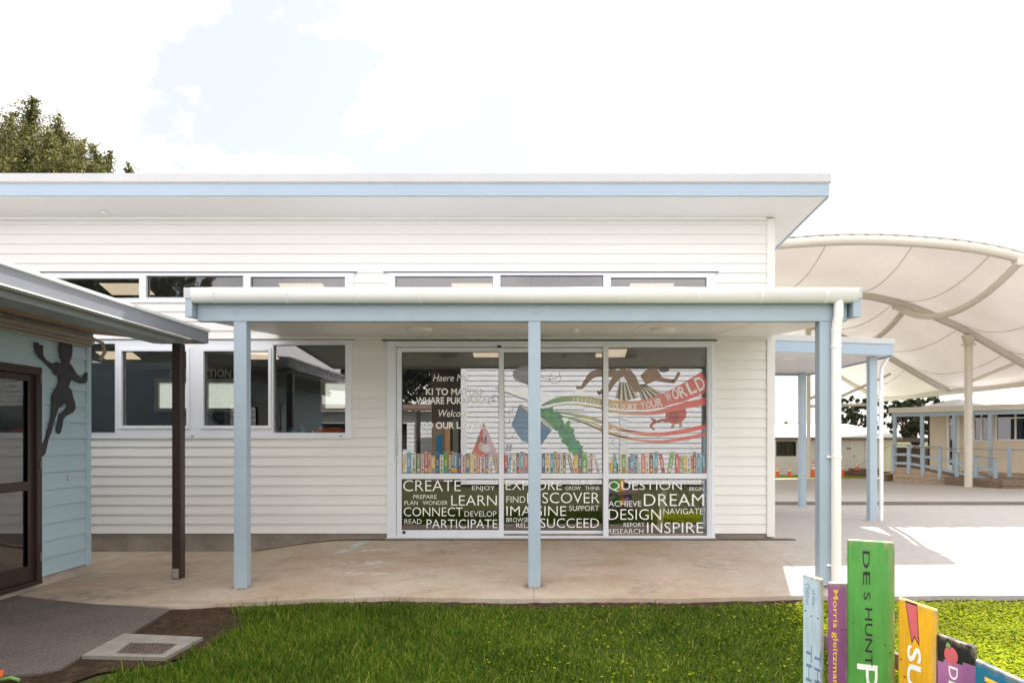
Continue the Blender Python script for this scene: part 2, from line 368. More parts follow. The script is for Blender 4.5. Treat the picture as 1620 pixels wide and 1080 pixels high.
# ------------------------------------------------------------------ grass blades
def blades(name, n, xr, yr, hmin, hmax, keep, width=.0035):
    X = rng.uniform(*xr, n); Y = rng.uniform(*yr, n)
    k = keep(X, Y) > rng.random(n); X = X[k]; Y = Y[k]; n = len(X)
    tall = np.where(rng.random(n) < .05, 1.8, 1.0)
    zone = np.clip((.4-X)/2.5, 0, 1)
    h = rng.uniform(hmin, hmax, n)*tall*(.75+.75*zone)
    w = width*(.7+.8*rng.random(n))*(1.35-.3*zone); a = rng.uniform(0, 2*np.pi, n); b = rng.uniform(0, 2*np.pi, n); lean = h*rng.uniform(.1, .9, n)
    z0 = np.full(n, -.205)
    z0 = np.where(Y > 6.2, -.205+(Y-6.2)/.6*.05, z0)
    dx, dy = np.cos(a)*w, np.sin(a)*w; lx, ly = np.cos(b)*lean, np.sin(b)*lean
    v = np.empty((n, 5, 3))
    v[:, 0] = np.stack([X-dx, Y-dy, z0], 1); v[:, 1] = np.stack([X+dx, Y+dy, z0], 1)
    v[:, 2] = np.stack([X+dx*.8+lx*.35, Y+dy*.8+ly*.35, z0+h*.6], 1); v[:, 3] = np.stack([X-dx*.8+lx*.35, Y-dy*.8+ly*.35, z0+h*.6], 1)
    v[:, 4] = np.stack([X+lx, Y+ly, z0+h*.95], 1)
    me = bpy.data.meshes.new(name); me.vertices.add(n*5); me.vertices.foreach_set('co', v.ravel())
    base = np.arange(n)[:, None]*5
    me.loops.add(n*7); me.loops.foreach_set('vertex_index', (base+np.array([[0, 1, 2, 3, 3, 2, 4]])).ravel())
    me.polygons.add(n*2); me.polygons.foreach_set('loop_start', (np.arange(n)[:, None]*7+np.array([[0, 4]])).ravel())
    me.update(calc_edges=True); me.materials.append(MATS['grass_blade'])
    o = bpy.data.objects.new(name, me); COL.objects.link(o); return o
def hsh(X, Y, s): return .5+.5*np.sin(X*s+1.7*np.sin(Y*s*.8))*np.sin(Y*s*1.1+2*np.sin(X*s*.6+1))
def keep(X, Y):
    e = np.interp(X, [p[0] for p in EDGE], [p[1] for p in EDGE])
    d = e-Y-.13-.07*hsh(X, Y, 5)
    k = np.clip(d/.12, 0, 1)
    k *= .62+.38*hsh(X, Y, 3.3)
    # bare soil patch by the drain
    s1 = ((X+3.1+.15*hsh(X, Y, 7))/.72)**2+((Y-5.85+.2*hsh(Y, X, 5))/.95)**2; k = np.where(s1 < 1, k*np.clip((s1-.6)*2.5, .06, 1), k)
    k = np.where((X < -3.0+.25*hsh(Y, X, 6)) & (Y > 4.35), 0, k)
    k = np.where((X < -3.0) & (Y < 4.5), k*.2, k)
    k = np.where((X < -2.66) & (Y > 5.0) & (Y < 5.95), k*.04, k)
    return k
o = blades('grass', 175000, (-3.9, 6.2), (4.15, 6.95), .022, .06, keep)
tag(o, 'short green lawn grass in front of the concrete verandah floor', 'grass', kind='stuff')
# bright clover packed past the shadow edge, painting sunlight into the lawn's colour
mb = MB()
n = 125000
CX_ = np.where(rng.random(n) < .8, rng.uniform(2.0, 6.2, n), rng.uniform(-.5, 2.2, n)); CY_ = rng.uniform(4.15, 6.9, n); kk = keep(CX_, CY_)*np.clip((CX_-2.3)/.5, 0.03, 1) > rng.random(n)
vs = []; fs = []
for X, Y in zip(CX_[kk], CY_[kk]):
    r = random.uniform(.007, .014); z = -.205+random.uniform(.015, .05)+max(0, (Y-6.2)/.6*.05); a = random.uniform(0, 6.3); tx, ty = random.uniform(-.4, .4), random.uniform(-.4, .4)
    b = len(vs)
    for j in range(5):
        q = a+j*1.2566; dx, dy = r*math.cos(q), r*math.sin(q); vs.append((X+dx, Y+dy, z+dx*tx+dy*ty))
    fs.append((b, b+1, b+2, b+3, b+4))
mb.add(vs, fs); o = mb.build('sunlit_ground_cover', 'clover_sunlit'); tag(o, 'low leafy clover coloured bright to paint sunlight on the lawn', 'clover', kind='stuff')
# litter
mb = MB()
for i in range(70):
    X, Y = (random.uniform(-3.4, 4), random.uniform(6.66, 6.82)) if i < 40 else (random.uniform(-5, 5), random.uniform(7, 9.4))
    z = (-.155 if Y < 6.85 else gz(X, Y))+.006; a = random.uniform(0, 6.3); r = random.uniform(.012, .03); c_, s_ = math.cos(a), math.sin(a)
    mb.add([(X+r*c_, Y+r*s_, z+.004), (X-.4*r*s_, Y+.4*r*c_, z), (X-r*c_, Y-r*s_, z+.006), (X+.4*r*s_, Y-.4*r*c_, z+.001)], [(0, 1, 2, 3)])
tag(mb.build('leaf_litter', 'leaf_litter'), 'dry brown leaves scattered along the concrete edge', 'leaves', kind='stuff')
# ------------------------------------------------------------------ library building
G = 110.0; WY = 9.82
def wx(x): return (x-CX)/G
def wz(y): return EYE-(y-HY)/G
lib = thing('library_building', 'cream weatherboard library with mono pitch roof and pale blue fascia', 'building', (-4, WY, 0))
U1 = (wx(72), wx(560), wz(479), wz(432)); U2 = (wx(613), wx(1130), wz(479), wz(432)); L1 = (wx(72), wx(557), wz(693), wz(538)); D1 = (wx(613), wx(1130), .075, wz(540))
WALL = (-12, 3.40, .125, 4.655)
def courses(mb, regions, ref, pitch, proj, place):
    for (x0, x1, z0, z1) in regions:
        k = math.floor((z0-ref)/pitch+1e-6); z = ref+k*pitch
        while z < z1-1e-6:
            a, b = max(z, z0), min(z+pitch, z1)
            pa = proj*(1-(a-z)/pitch)+.002; pb = proj*(1-(b-z)/pitch)+.002
            if b-a > .002:
                mb.quad(place(x0, pa, a), place(x1, pa, a), place(x1, pb, b), place(x0, pb, b))
                mb.quad(place(x0, 0, a), place(x1, 0, a), place(x1, pa, a), place(x0, pa, a))
            z += pitch
mb = MB(); regs = minus(WALL, [U1, U2, L1, D1])
courses(mb, regs, .125, .1385, .017, lambda x, p, z: (x, WY-p, z)); mb.build('weatherboard', 'cream_board', lib)
mb = MB()
for (x0, x1, z0, z1) in regs: mb.box(x0, x1, WY+.003, WY+.12, z0, z1)
mb.box(3.41, 3.47, WY, 14.9, .1, 4.6); mb.box(-12, 3.4, 14.95, 15.05, .1, 1.0)
mb.build('wall_lining', 'interior_white', lib)
mb = MB(); mb.box(-12, 3.38, WY+.004, WY+.11, -.5, .118); mb.mi = 0
mb.build('plinth', 'plinth', lib)
mb = MB(); mb.box(3.385, 3.5, WY-.035, WY+.09, .08, 4.64); mb.build('corner_board', 'cream_board', lib, .004)
# side wall
mb = MB(); courses(mb, [(WY+.09, 14.9, .1, 4.62)], .125, .1385, .017, lambda y, p, z: (3.472+p, y, z)); mb.build('weatherboard', 'cream_board', lib)
mb = MB(); mb.box(-12, 3.37, WY-.05, WY-.019, 4.618, 4.66); mb.build('cornice', 'white_trim', lib, .006)
def rz(Y): return 4.655+(WY-Y)*.076
# soffit + roof
mb = MB()
mb.hexa([(-12, 9.13, rz(9.13)+.002), (3.95, 9.13, rz(9.13)+.002), (3.95, 15.3, rz(15.3)), (-12, 15.3, rz(15.3)), (-12, 9.13, rz(9.13)+.03), (3.95, 9.13, rz(9.13)+.03), (3.95, 15.3, rz(15.3)+.03), (-12, 15.3, rz(15.3)+.03)])
mb.build('soffit', 'soffit_white', lib)
mb = MB()
mb.box(-12, 3.985, 9.10, 9.128, 4.720, 4.897)
mb.hexa([(3.952, 9.13, 4.700), (3.985, 9.13, 4.700), (3.985, 15.3, rz(15.3)-.02), (3.952, 15.3, rz(15.3)-.02), (3.952, 9.13, 4.89), (3.985, 9.13, 4.89), (3.985, 15.3, rz(15.3)+.2), (3.952, 15.3, rz(15.3)+.2)])
mb.build('fascia', 'blue_fascia', lib, .003)
mb = MB(); mb.box(-12, 4.0, 9.08, 9.105, 4.899, 5.015); mb.box(-12, 4.0, 9.09, 9.098, 4.885, 4.898)
rt = .36
mb.hexa([(-12, 9.107, 4.9), (4.0, 9.107, 4.9), (4.0, 15.4, 4.42), (-12, 15.4, 4.42), (-12, 9.107, 5.012), (4.0, 9.107, 5.012), (4.0, 15.4, 4.54), (-12, 15.4, 4.54)])
mb.build('roof', 'flashing_grey', lib, .003)
MB().tube([(-6, 9.6, rz(9.6)-.002), (-6, 9.6, rz(9.6)-.03)], .05, 16).build('security_light', 'white_trim', lib)
mb = MB(); mb.tube([(3.53, 10.3, 4.08), (3.60, 10.25, 4.07)], .03, 12); mb.build('security_light', 'white_trim', lib)
# interior
cz = lambda Y: 4.45-.326*(Y-10)
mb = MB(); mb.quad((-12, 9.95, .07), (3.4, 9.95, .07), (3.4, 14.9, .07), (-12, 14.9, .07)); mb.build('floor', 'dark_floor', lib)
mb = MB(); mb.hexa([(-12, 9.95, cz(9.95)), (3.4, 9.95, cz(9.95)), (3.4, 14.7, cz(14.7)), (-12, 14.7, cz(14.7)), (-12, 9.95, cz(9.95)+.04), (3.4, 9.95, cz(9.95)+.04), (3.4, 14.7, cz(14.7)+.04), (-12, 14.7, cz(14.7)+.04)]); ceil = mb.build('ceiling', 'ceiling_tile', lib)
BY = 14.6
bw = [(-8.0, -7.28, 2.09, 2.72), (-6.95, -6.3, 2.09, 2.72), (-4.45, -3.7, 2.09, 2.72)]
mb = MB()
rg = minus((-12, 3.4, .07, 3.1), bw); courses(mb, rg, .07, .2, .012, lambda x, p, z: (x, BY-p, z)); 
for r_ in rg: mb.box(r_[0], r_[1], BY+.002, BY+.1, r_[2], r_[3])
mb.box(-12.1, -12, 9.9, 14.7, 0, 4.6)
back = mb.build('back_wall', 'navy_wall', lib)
for b in bw:
    mb = MB(); x0, x1, z0, z1 = b
    for r_ in minus((x0-.04, x1+.04, z0-.04, z1+.04), [(x0+.05, x1-.04, z0+.04, z1-.04)]): mb.box(r_[0], r_[1], BY-.03, BY+.05, r_[2], r_[3])
    w = mb.build('window', 'steel_cream', lib)
    mb = MB(); mb.quad((x0+.05, BY+.03, z0+.04), (x1-.04, BY+.03, z0+.04), (x1-.04, BY+.03, z1-.04), (x0+.05, BY+.03, z1-.04)); mb.build('pane', 'frosted', w)
for (x, y, w_) in [(-6.75, 11.42, .72), (-3.8, 11.42, .72), (-.95, 11.42, .72), (2.0, 11.42, .72), (-8.4, 13.9, .72), (-5.55, 13.9, .72), (-.87, 13.8, .6), (1.62, 13.8, .6)]:
    mb = MB(); d = .17
    mb.hexa([(x-w_/2, y-d, cz(y-d)-.012), (x+w_/2, y-d, cz(y-d)-.012), (x+w_/2, y+d, cz(y+d)-.012), (x-w_/2, y+d, cz(y+d)-.012), (x-w_/2, y-d, cz(y-d)-.002), (x+w_/2, y-d, cz(y-d)-.002), (x+w_/2, y+d, cz(y+d)-.002), (x-w_/2, y+d, cz(y+d)-.002)])
    mb.build('ceiling_light', 'lit_panel', lib)
mb = MB()
q = lambda x0, x1, z0, z1, Y: (lambda a, b: (x0+(x1-x0)*a, Y, z0+(z1-z0)*b))
mb.text('NON-FICTION', q((270-CX)/74, (366-CX)/74, EYE+(HY-597)/74, EYE+(HY-584)/74, BY-.02), .02)
mb.text('Nga', q((519-CX)/74, (550-CX)/74, EYE+(HY-598)/74, EYE+(HY-585)/74, BY-.02), 0, .25)
mb.build('wall_lettering', 'letter_cream', lib)
# windows
YF = WY-.032
def window(nm, rect, panes, trim=True, par=None, fl=None):
    x0, x1, z0, z1 = rect
    mb = MB(); holes = [(wx(a), wx(b), wz(d), wz(c)) for (a, b, c, d, k) in panes]
    for r_ in minus(rect, holes): mb.box(r_[0], r_[1], YF, WY+.07, r_[2], r_[3])
    w = mb.build(nm, 'frame_white', par)
    mb = MB(); mb.box(x0-.05, x1+.05, YF-.02, WY-.001, z1+.002, z1+.012); mb.mi = 1; mb.box(x0-.03, x1+.03, YF-.006, WY-.001, z1+.013, z1+.03); mb.build('flashing_shadow_line', ['dark_gap', 'white_trim'], w)  # dark strip paints the shadow gap at the head, pale flashing above
    for (a, b, c, d, k), (hx0, hx1, hz0, hz1) in zip(panes, holes):
        g = MB(); yy = WY+.005 if k != 'fixed' else WY+.02
        g.quad((hx0, yy, hz0), (hx1, yy, hz0), (hx1, yy, hz1), (hx0, yy, hz1))
        g.build('pane', 'glass', w)
        s = MB(); o_ = .045 if k == 'slide' else .012; pr = .016 if k == 'slide' else .006
        for r_ in minus((hx0-o_, hx1+o_, hz0-o_, hz1+o_), [(hx0-.001, hx1+.001, hz0-.001, hz1+.001)]): s.box(r_[0], r_[1], YF-pr, YF-.001, r_[2], r_[3])
        s.build('sash', 'frame_white', w, .003)
        s = MB(); o_ = .006
        for r_ in minus((hx0, hx1, hz0, hz1), [(hx0+o_, hx1-o_, hz0+o_, hz1-o_)]): s.box(r_[0], r_[1], yy-.008, yy+.01, r_[2], r_[3])
        s.build('gasket', 'black_rubber', w)
    return w
w = window('window', U1, [(86, 222, 441, 472, 'fixed'), (233, 386, 437, 471, 'fixed'), (398, 547, 439, 471, 'slide')], par=lib)
w = window('window', U2, [(626, 780, 438, 471, 'slide'), (792, 954, 436, 471, 'fixed'), (966, 1117, 440, 471, 'slide')], par=lib)
w = window('window', L1, [(86, 184, 544, 684, 'fixed'), (195, 297, 556, 673, 'slide'), (324, 426, 556, 673, 'slide'), (434, 547, 546, 684, 'fixed')], par=lib)
mb = MB()
for x in (88, 306, 540): mb.box(wx(x)-.02, wx(x)+.02, YF-.004, YF, wz(690.5), wz(689))
mb.build('weep_hole', 'dark_gap', w)
# glazed entrance: frame, two sliding leaves, fixed light
dr = thing('glazed_entrance', 'white framed sliding glass doors with word lettering and printed book film', 'door', (wx(870), WY, .06))
mb = MB()
outer = (wx(613), wx(1130), .068, wz(540))
for r_ in minus(outer, [(wx(627), wx(1120), .09, wz(549))]): mb.box(r_[0], r_[1], YF, WY+.09, r_[2], r_[3])
for r_ in minus((wx(613), wx(1130), .07, wz(540)), [(wx(625), wx(1124), .0, wz(546))]): mb.box(r_[0], r_[1], YF-.014, YF-.001, r_[2], r_[3])
mb.build('frame', 'frame_white', dr, .003)
mb = MB(); mb.box(wx(606), wx(1133), YF-.04, WY-.001, wz(540)+.002, wz(540)+.014); mb.mi = 1; mb.box(wx(790)-.03, wx(790)+.03, YF-.03, YF-.016, wz(550.5), wz(547)); mb.build('flashing_shadow_line', ['dark_gap', 'black_rubber'], dr)  # shadow gap over the door painted as a dark strip
def leaf(nm, ox0, ox1, oy0, oy1, panes, yf, depth=.05):
    mb = MB(); holes = [(wx(a), wx(b), wz(d), wz(c)) for a, b, c, d in panes]
    for r_ in minus((wx(ox0), wx(ox1), wz(oy1), wz(oy0)), holes): mb.box(r_[0], r_[1], yf, yf+depth, r_[2], r_[3])
    lf = mb.build(nm, 'frame_white', dr)
    for h in holes:
        g = MB(); g.quad((h[0], yf+.022, h[2]), (h[1], yf+.022, h[2]), (h[1], yf+.022, h[3]), (h[0], yf+.022, h[3])); g.build('pane', 'door_glass', lf)
        s = MB()
        for r_ in minus((h[0], h[1], h[2], h[3]), [(h[0]+.006, h[1]-.006, h[2]+.006, h[3]-.006)]): s.box(r_[0], r_[1], yf+.006, yf+.04, r_[2], r_[3])
        s.build('gasket', 'black_rubber', lf)
    return lf
y1, y2, y3 = YF+.004, YF+.056, YF+.03
P1 = leaf('sliding_leaf', 628, 797, 550, 847, [(636, 789.5, 557, 748.5), (636, 789.5, 757, 837.5)], y1)
P2 = leaf('sliding_leaf', 789.5, 962, 550, 848, [(797, 954, 557, 748.5), (797, 954, 757, 839)], y2)
P3 = leaf('fixed_light', 954.5, 1120, 547, 850, [(962, 1118, 548, 748.5), (962, 1118, 757, 849)], y3)
mb = MB(); mb.box(wx(954), wx(962), YF-.012, YF+.05, .075, wz(547)); mb.build('mullion', 'frame_white', dr, .003)
mb = MB(); mb.tube([(wx(629), y1-.03, wz(718)), (wx(629), y1-.03, wz(686))], .009, 8); mb.box(wx(627.5), wx(630.5), y1-.035, y1, wz(687), wz(686)); mb.box(wx(627.5), wx(630.5), y1-.035, y1, wz(719), wz(718)); mb.tube([(wx(629), y1-.012, wz(731)), (wx(629), y1, wz(731))], .022, 16); mb.build('handle', 'rail_metal', P1)
mb = MB(); mb.tube([(wx(640), y1-.02, wz(841)), (wx(640), y1, wz(841))], .022, 12); mb.build('door_stop', 'black_rubber', P1)
mb = MB(); mb.box(wx(613), wx(1130), YF-.07, YF-.002, .05, .072)
mb.build('threshold', 'galv', dr)
# lettering (vinyl on the glass face)
def words(lst, lf, yf, bold=-.009):
    mb = MB()
    for s_, x0, x1, yt, yb in lst: mb.text(s_, q(wx(x0), wx(x1), wz(yb), wz(yt), yf+.017), bold)
    mb.build('lettering', 'letter_white', lf)
words([('CREATE', 638, 729, 759, 776.5), ('ENJOY', 747, 783, 768, 777), ('PREPARE', 654, 691, 782, 788.5), ('PLAN', 640, 661, 791.5, 798), ('WONDER', 669, 708, 791.5, 798), ('LEARN', 714, 786, 783, 799), ('CONNECT', 639, 732, 802, 816), ('DEVELOP', 735, 785.5, 808, 816.5), ('READ', 640, 667, 820.5, 828), ('PARTICIPATE', 675, 787, 821, 835)], P1, y1)
words([('EXPLORE', 800, 889, 760, 775), ('BELIEVE', 904, 937, 760, 766.5), ('GROW', 895, 919, 769, 775), ('THINK', 926, 950, 769, 775), ('FIND', 801, 831, 785, 795), ('DISCOVER', 834, 949, 779, 796), ('IMAGINE', 801, 896, 800.5, 816), ('SUPPORT', 901, 948, 800, 808), ('BROWSE', 801, 836, 819, 826), ('RELAX', 817, 849, 827.5, 835), ('SUCCEED', 855, 948, 820, 835)], P2, y2)
words([('QUESTION', 963, 1079, 761, 777), ('REFLECT', 1083, 1115, 760, 766), ('BEGIN', 1091, 1114, 770, 776), ('ACHIEVE', 963, 1015, 792, 801), ('DREAM', 1019, 1114, 781, 800), ('DESIGN', 963, 1046, 805, 822), ('NAVIGATE', 1050, 1113, 804, 813), ('REPORT', 987, 1020, 826.5, 833), ('RESEARCH', 962.7, 1018, 836.5, 844), ('INSPIRE', 1024, 1113, 826, 843)], P3, y3)
mb = MB()
for s_, x0, x1, yt, yb, bo, sh in [('Haere Mai', 685, 742, 592, 603, .0, .22), ('KI TO MATOU', 674, 762, 614, 625, .025, 0), ('WHARE PUKAPUKA', 658, 771, 628, 639, .025, 0), ('Welcome', 694, 745, 648, 659, .0, .22), ('TO OUR LIBRARY', 666, 774, 667, 678, .025, 0)]:
    mb.text(s_, q(wx(x0), wx(x1), wz(yb), wz(yt), y1+.017), bo, sh)
mb.build('welcome_lettering', 'letter_white', P1)
# printed film behind the glass: books, ribbons, scenes
def fq(mb, pts, Y, col): mb.col = col; mb.add([(wx(x), Y, wz(y)) for x, y in pts], [tuple(range(len(pts)))])
def clipx(pts, a, b):
    for lim, sg in ((a, 1), (b, -1)):
        out = []
        for i in range(len(pts)):
            p, n_ = pts[i-1], pts[i]; ip, in_ = sg*(p[0]-lim) >= 0, sg*(n_[0]-lim) >= 0
            if ip != in_: k = (lim-p[0])/(n_[0]-p[0]); out.append((lim, p[1]+(n_[1]-p[1])*k))
            if in_: out.append(n_)
        pts = out
        if not pts: return []
    return pts
def strip(pts, widths):
    up, dn = [], []
    for i, (x, y) in enumerate(pts):
        a = pts[max(0, i-1)]; b = pts[min(len(pts)-1, i+1)]; dx, dy = b[0]-a[0], b[1]-a[1]; l = math.hypot(dx, dy) or 1
        w_ = widths[i]/2; up.append((x+dy/l*w_, y-dx/l*w_)); dn.append((x-dy/l*w_, y+dx/l*w_))
    return [[up[i], dn[i], dn[i+1], up[i+1]] for i in range(len(pts)-1)]
def cr(pts, n=8):
    out = []
    for i in range(len(pts)-1):
        p0, p1, p2, p3 = pts[max(0, i-1)], pts[i], pts[i+1], pts[min(len(pts)-1, i+2)]
        for j in range(n):
            u = j/n; out.append(tuple(.5*((2*b)+(-a+c_)*u+(2*a-5*b+4*c_-d)*u*u+(-a+3*b-3*c_+d)*u**3) for a, b, c_, d in zip(p0, p1, p2, p3)))
    return out+[tuple(pts[-1])]
def hue(x):
    st = [(850, (.10, .32, .13)), (890, (.25, .42, .16)), (925, (.52, .52, .18)), (965, (.72, .48, .22)), (1000, (.75, .33, .22)), (1050, (.72, .14, .11)), (1120, (.74, .10, .09))]
    if x <= 850: return st[0][1]
    for (a, c1), (b, c2) in zip(st, st[1:]):
        if x <= b: k = (x-a)/(b-a); return tuple(u+(v-u)*k for u, v in zip(c1, c2))
    return st[-1][1]
BK = {'y': (.78, .48, .08), 'b': (.10, .33, .48), 'n': (.05, .10, .20), 'w': (.72, .70, .60), 'o': (.24, .32, .12), 'g': (.14, .35, .05), 'r': (.62, .08, .06), 'p': (.68, .35, .32), 'm': (.16, .04, .06), 't': (.05, .38, .48), 'c': (.70, .58, .42), 'k': (.28, .26, .12)}
def books(mb, Y, lst):
    d = .0006
    for i, (x0, x1, yt, c_, ln) in enumerate(lst):
        yb = 748; sh = ln
        P_ = lambda u, v: (x0+(x1-x0)*u+sh*v, yb+(yt-yb)*v)
        Yb = Y-.0004*(i % 3)
        fq(mb, [P_(.03, 0), P_(.97, 0), P_(.97, 1), P_(.03, 1)], Yb, BK[c_])
        r2 = random.Random(int(x0*7)); alt = BK[r2.choice('wynrcb')] if c_ != 'w' else BK[r2.choice('rgon')]
        for a, b in ((.90, .94), (.06, .10)): fq(mb, [P_(.08, a), P_(.92, a), P_(.92, b), P_(.08, b)], Yb-d, alt)
        k = r2.uniform(.2, .35)
        fq(mb, [P_(.5+.34*math.cos(j*.785), .18+.07*math.sin(j*.785)) for j in range(8)], Yb-d, alt)
        lc = BK['w'] if c_ not in 'wcp' else BK['n']
        for j in range(r2.randint(4, 7)):
            a = .34+j*.075; u0 = r2.uniform(.25, .38); u1 = r2.uniform(.62, .75); fq(mb, [P_(u0, a), P_(u1, a), P_(u1, a+.045), P_(u0, a+.045)], Yb-d, lc)
def polyc(mb, pts, Y, col, lim): 
    pp = clipx(pts, *lim)
    if len(pp) > 2: fq(mb, pp, Y, col)
def ell(cx, cy, rx, ry, n=20, rot=0): return [(cx+rx*math.cos(a)*math.cos(rot)-ry*math.sin(a)*math.sin(rot), cy+rx*math.cos(a)*math.sin(rot)+ry*math.sin(a)*math.cos(rot)) for a in [2*math.pi*i/n for i in range(n)]]
RIB = [([(857, 641), (880, 633), (905, 630), (930, 632), (955, 636), (985, 640), (1010, 641), (1035, 637), (1060, 629), (1085, 619), (1118, 602)], [3, 8, 9, 10, 11, 13, 15, 18, 22, 27, 33]),
       ([(857, 650), (880, 641), (905, 639), (935, 642), (960, 648), (990, 653), (1015, 654), (1045, 651), (1080, 642), (1118, 634)], [1, 1.5, 2, 2.5, 3, 4, 5, 7, 10, 12]),
       ([(857, 654), (880, 652), (905, 655), (935, 661), (960, 670), (985, 679), (1010, 685), (1040, 687), (1075, 683), (1118, 674)], [2, 3, 4, 5, 5, 5, 6, 6, 7, 7]),
       ([(857, 657), (885, 658), (915, 665), (945, 676), (965, 684), (990, 692), (1020, 697), (1050, 698), (1085, 693), (1118, 686)], [1, 1.5, 2, 3, 4, 4, 4, 4.5, 5, 5]),
       ([(900, 662), (925, 669), (954, 682), (975, 689), (1000, 693)], [1, 1.5, 2.5, 2, 1]),
       ([(880, 655), (925, 665), (954, 675), (975, 680), (1010, 682)], [1, 2, 2.5, 2, 1])]
def ribbons(mb, Y, lim):
    for pts, ws in RIB:
        pp = cr([(p[0], p[1], w_) for p, w_ in zip(pts, ws)], 6)
        for i, sq in enumerate(strip([(a, b) for a, b, _ in pp], [c_ for _, _, c_ in pp])): polyc(mb, sq, Y, hue(pp[i][0]), lim)
def line(mb, pts, w_, Y, col, lim, smooth=True):
    pp = cr(pts, 6) if smooth else pts
    for sq in strip(pp, [w_]*len(pp)): polyc(mb, sq, Y, col, lim)
def limb(mb, pts, ws, Y, col, lim):
    pp = cr([(p[0], p[1], w_) for p, w_ in zip(pts, ws)], 6)
    for sq in strip([(a, b) for a, b, _ in pp], [c_ for _, _, c_ in pp]): polyc(mb, sq, Y, col, lim)
GR = (.2, .2, .22)
l1, l2, l3 = (636, 789.5), (797, 954), (962, 1118)
# leaf one: tent and books
fb = y1+.0185; m1 = MB()
polyc(m1, [(765, 669), (744, 722), (789, 722)], fb, (.62, .10, .05), l1); polyc(m1, [(767, 672), (772, 722), (789, 748), (788, 720)], fb-.0005, (.60, .35, .45), l1)
polyc(m1, [(766, 669), (763, 690), (785, 722), (789.5, 724)], fb-.0007, (.66, .42, .52), l1)
for x in (756, 761, 767): polyc(m1, [(x, 690), (x+3, 690), (x+3, 702), (x, 702)], fb-.001, (.15, .12, .08), l1)
polyc(m1, ell(769, 709, 7, 7), fb-.0012, (.7, .66, .68), l1); polyc(m1, ell(762, 706, 5, 7), fb-.0011, (.62, .42, .5), l1)
for cxx, cyy, rr in ((777, 634, 5), (783, 630, 5)): line(m1, [(cxx+rr*math.cos(a), cyy+rr*math.sin(a)) for a in np.linspace(2, 6.6, 8)], .8, fb, GR, l1)
books(m1, fb-.001, [(635.5, 640, 717, 'y', 4), (643, 650, 715, 'b', 1), (651, 658.5, 715, 'w', 0), (659, 665.5, 717, 'o', 0), (666, 671, 718, 'w', 0), (671.5, 677, 713, 'r', 0), (677, 682, 717, 'p', 0), (681.5, 689, 720, 'y', 0), (689, 695, 714, 'n', 0), (695.5, 702, 719, 'w', 0), (702, 709.5, 714, 'g', 0), (710, 714, 719, 'c', 0), (713, 719, 712, 'm', 0), (717, 724, 715, 'b', 0), (724, 730, 716, 'n', 0), (731, 736, 719, 'p', 0), (736, 744, 717, 'k', 0), (744, 749.5, 717, 'y', 0), (749, 754, 716, 'c', 0), (754, 760, 716, 'r', 0), (761, 767, 719, 'p', 0), (767.5, 773, 715, 'n', 0), (774, 779.5, 719, 'w', 0), (784, 789, 719, 'k', -4)])
m1.build('printed_film', 'film_print', P1)
# leaf two: open book, leafy green arc, ribbons, clouds
fb = y2+.0185; m2 = MB()
ribbons(m2, fb-.0004, l2)
gp = [(850, 650), (868, 655), (884, 668), (898, 688), (910, 708), (920, 735), (922, 748)]
for i, (gx_, gy_) in enumerate(cr(gp, 12)):
    for k in range(5):
        r3 = random.Random(i*9+k); col = [(.04, .22, .09), (.08, .33, .08), (.04, .26, .16), (.12, .38, .08), (.05, .28, .2)][r3.randint(0, 4)]
        polyc(m2, ell(gx_+r3.uniform(-9, 9), gy_+r3.uniform(-6, 6), r3.uniform(3, 6.5), r3.uniform(2.5, 5), 8, r3.uniform(0, 3)), fb-.0006-.00001*i-.000002*k, col, l2)
bl = (.13, .27, .42)
polyc(m2, [(821, 640), (809, 672), (826, 697), (840, 703), (852, 662)], fb-.002, bl, l2); polyc(m2, [(852, 662), (840, 703), (856, 704), (873, 680), (858, 668)], fb-.0022, (.08, .2, .36), l2)
polyc(m2, [(821, 640), (852, 666), (853, 660), (825, 639)], fb-.0024, (.6, .5, .36), l2); polyc(m2, [(856, 665), (873, 679), (874, 675), (858, 660)], fb-.0024, (.6, .5, .36), l2)
for cxx, cyy, rx, ry in ((812, 652, 8, 5), (804, 645, 8, 7), (805, 690, 6, 4), (801, 664, 5, 6), (870, 590, 16, 9), (878, 598, 9, 8)): line(m2, [(cxx+rx*math.cos(a), cyy+ry*math.sin(a)) for a in np.linspace(-.5, 4.2, 12)], .8, fb, GR, l2)
polyc(m2, ell(833, 592, 22, 14), fb, (.36, .36, .4), l2)
for k in range(7): line(m2, [(808+k*4, 583), (820+k*3, 598), (836+k, 609)], .9, fb-.0005, (.16, .14, .2), l2)
limb(m2, [(955, 588), (938, 592), (927, 604), (921, 612), (912, 613)], [13, 11, 7, 5, 4], fb-.0008, (.25, .125, .035), l2); limb(m2, [(955, 615), (949, 622), (946, 617)], [5, 5, 3], fb-.0008, (.25, .125, .035), l2)
for c_, xx in (((.45, .38, .55), 802), ((.42, .36, .5), 807)): polyc(m2, ell(xx, 708, 2.5, 7, 10, .2), fb, c_, l2)
books(m2, fb-.0035, [(797.5, 804, 719, 'r', 0), (802, 807, 719, 'b', 3), (810, 816, 718, 'w', 0), (816.5, 822, 716, 'm', 0), (822.5, 829, 714, 't', 0), (829, 836, 717, 'r', 0), (837, 843, 716, 'o', 0), (843, 849, 719, 'w', 0), (857, 863, 717, 'n', 0), (864, 869, 718, 'y', 0), (870, 876, 717, 'b', 0), (876, 881.5, 714, 'k', 0), (882, 886, 717, 'r', 0), (886, 891, 718, 'w', 0), (891, 895.5, 716, 'm', 0), (903, 909, 719, 'k', -6), (908, 915, 720, 'y', 0), (915.5, 921, 715, 'n', 0), (921.5, 929, 715, 'g', 0), (929.5, 935, 720, 'w', 0), (934, 938, 717, 'p', 0), (945, 950, 719, 'w', -7)])
bt = MB
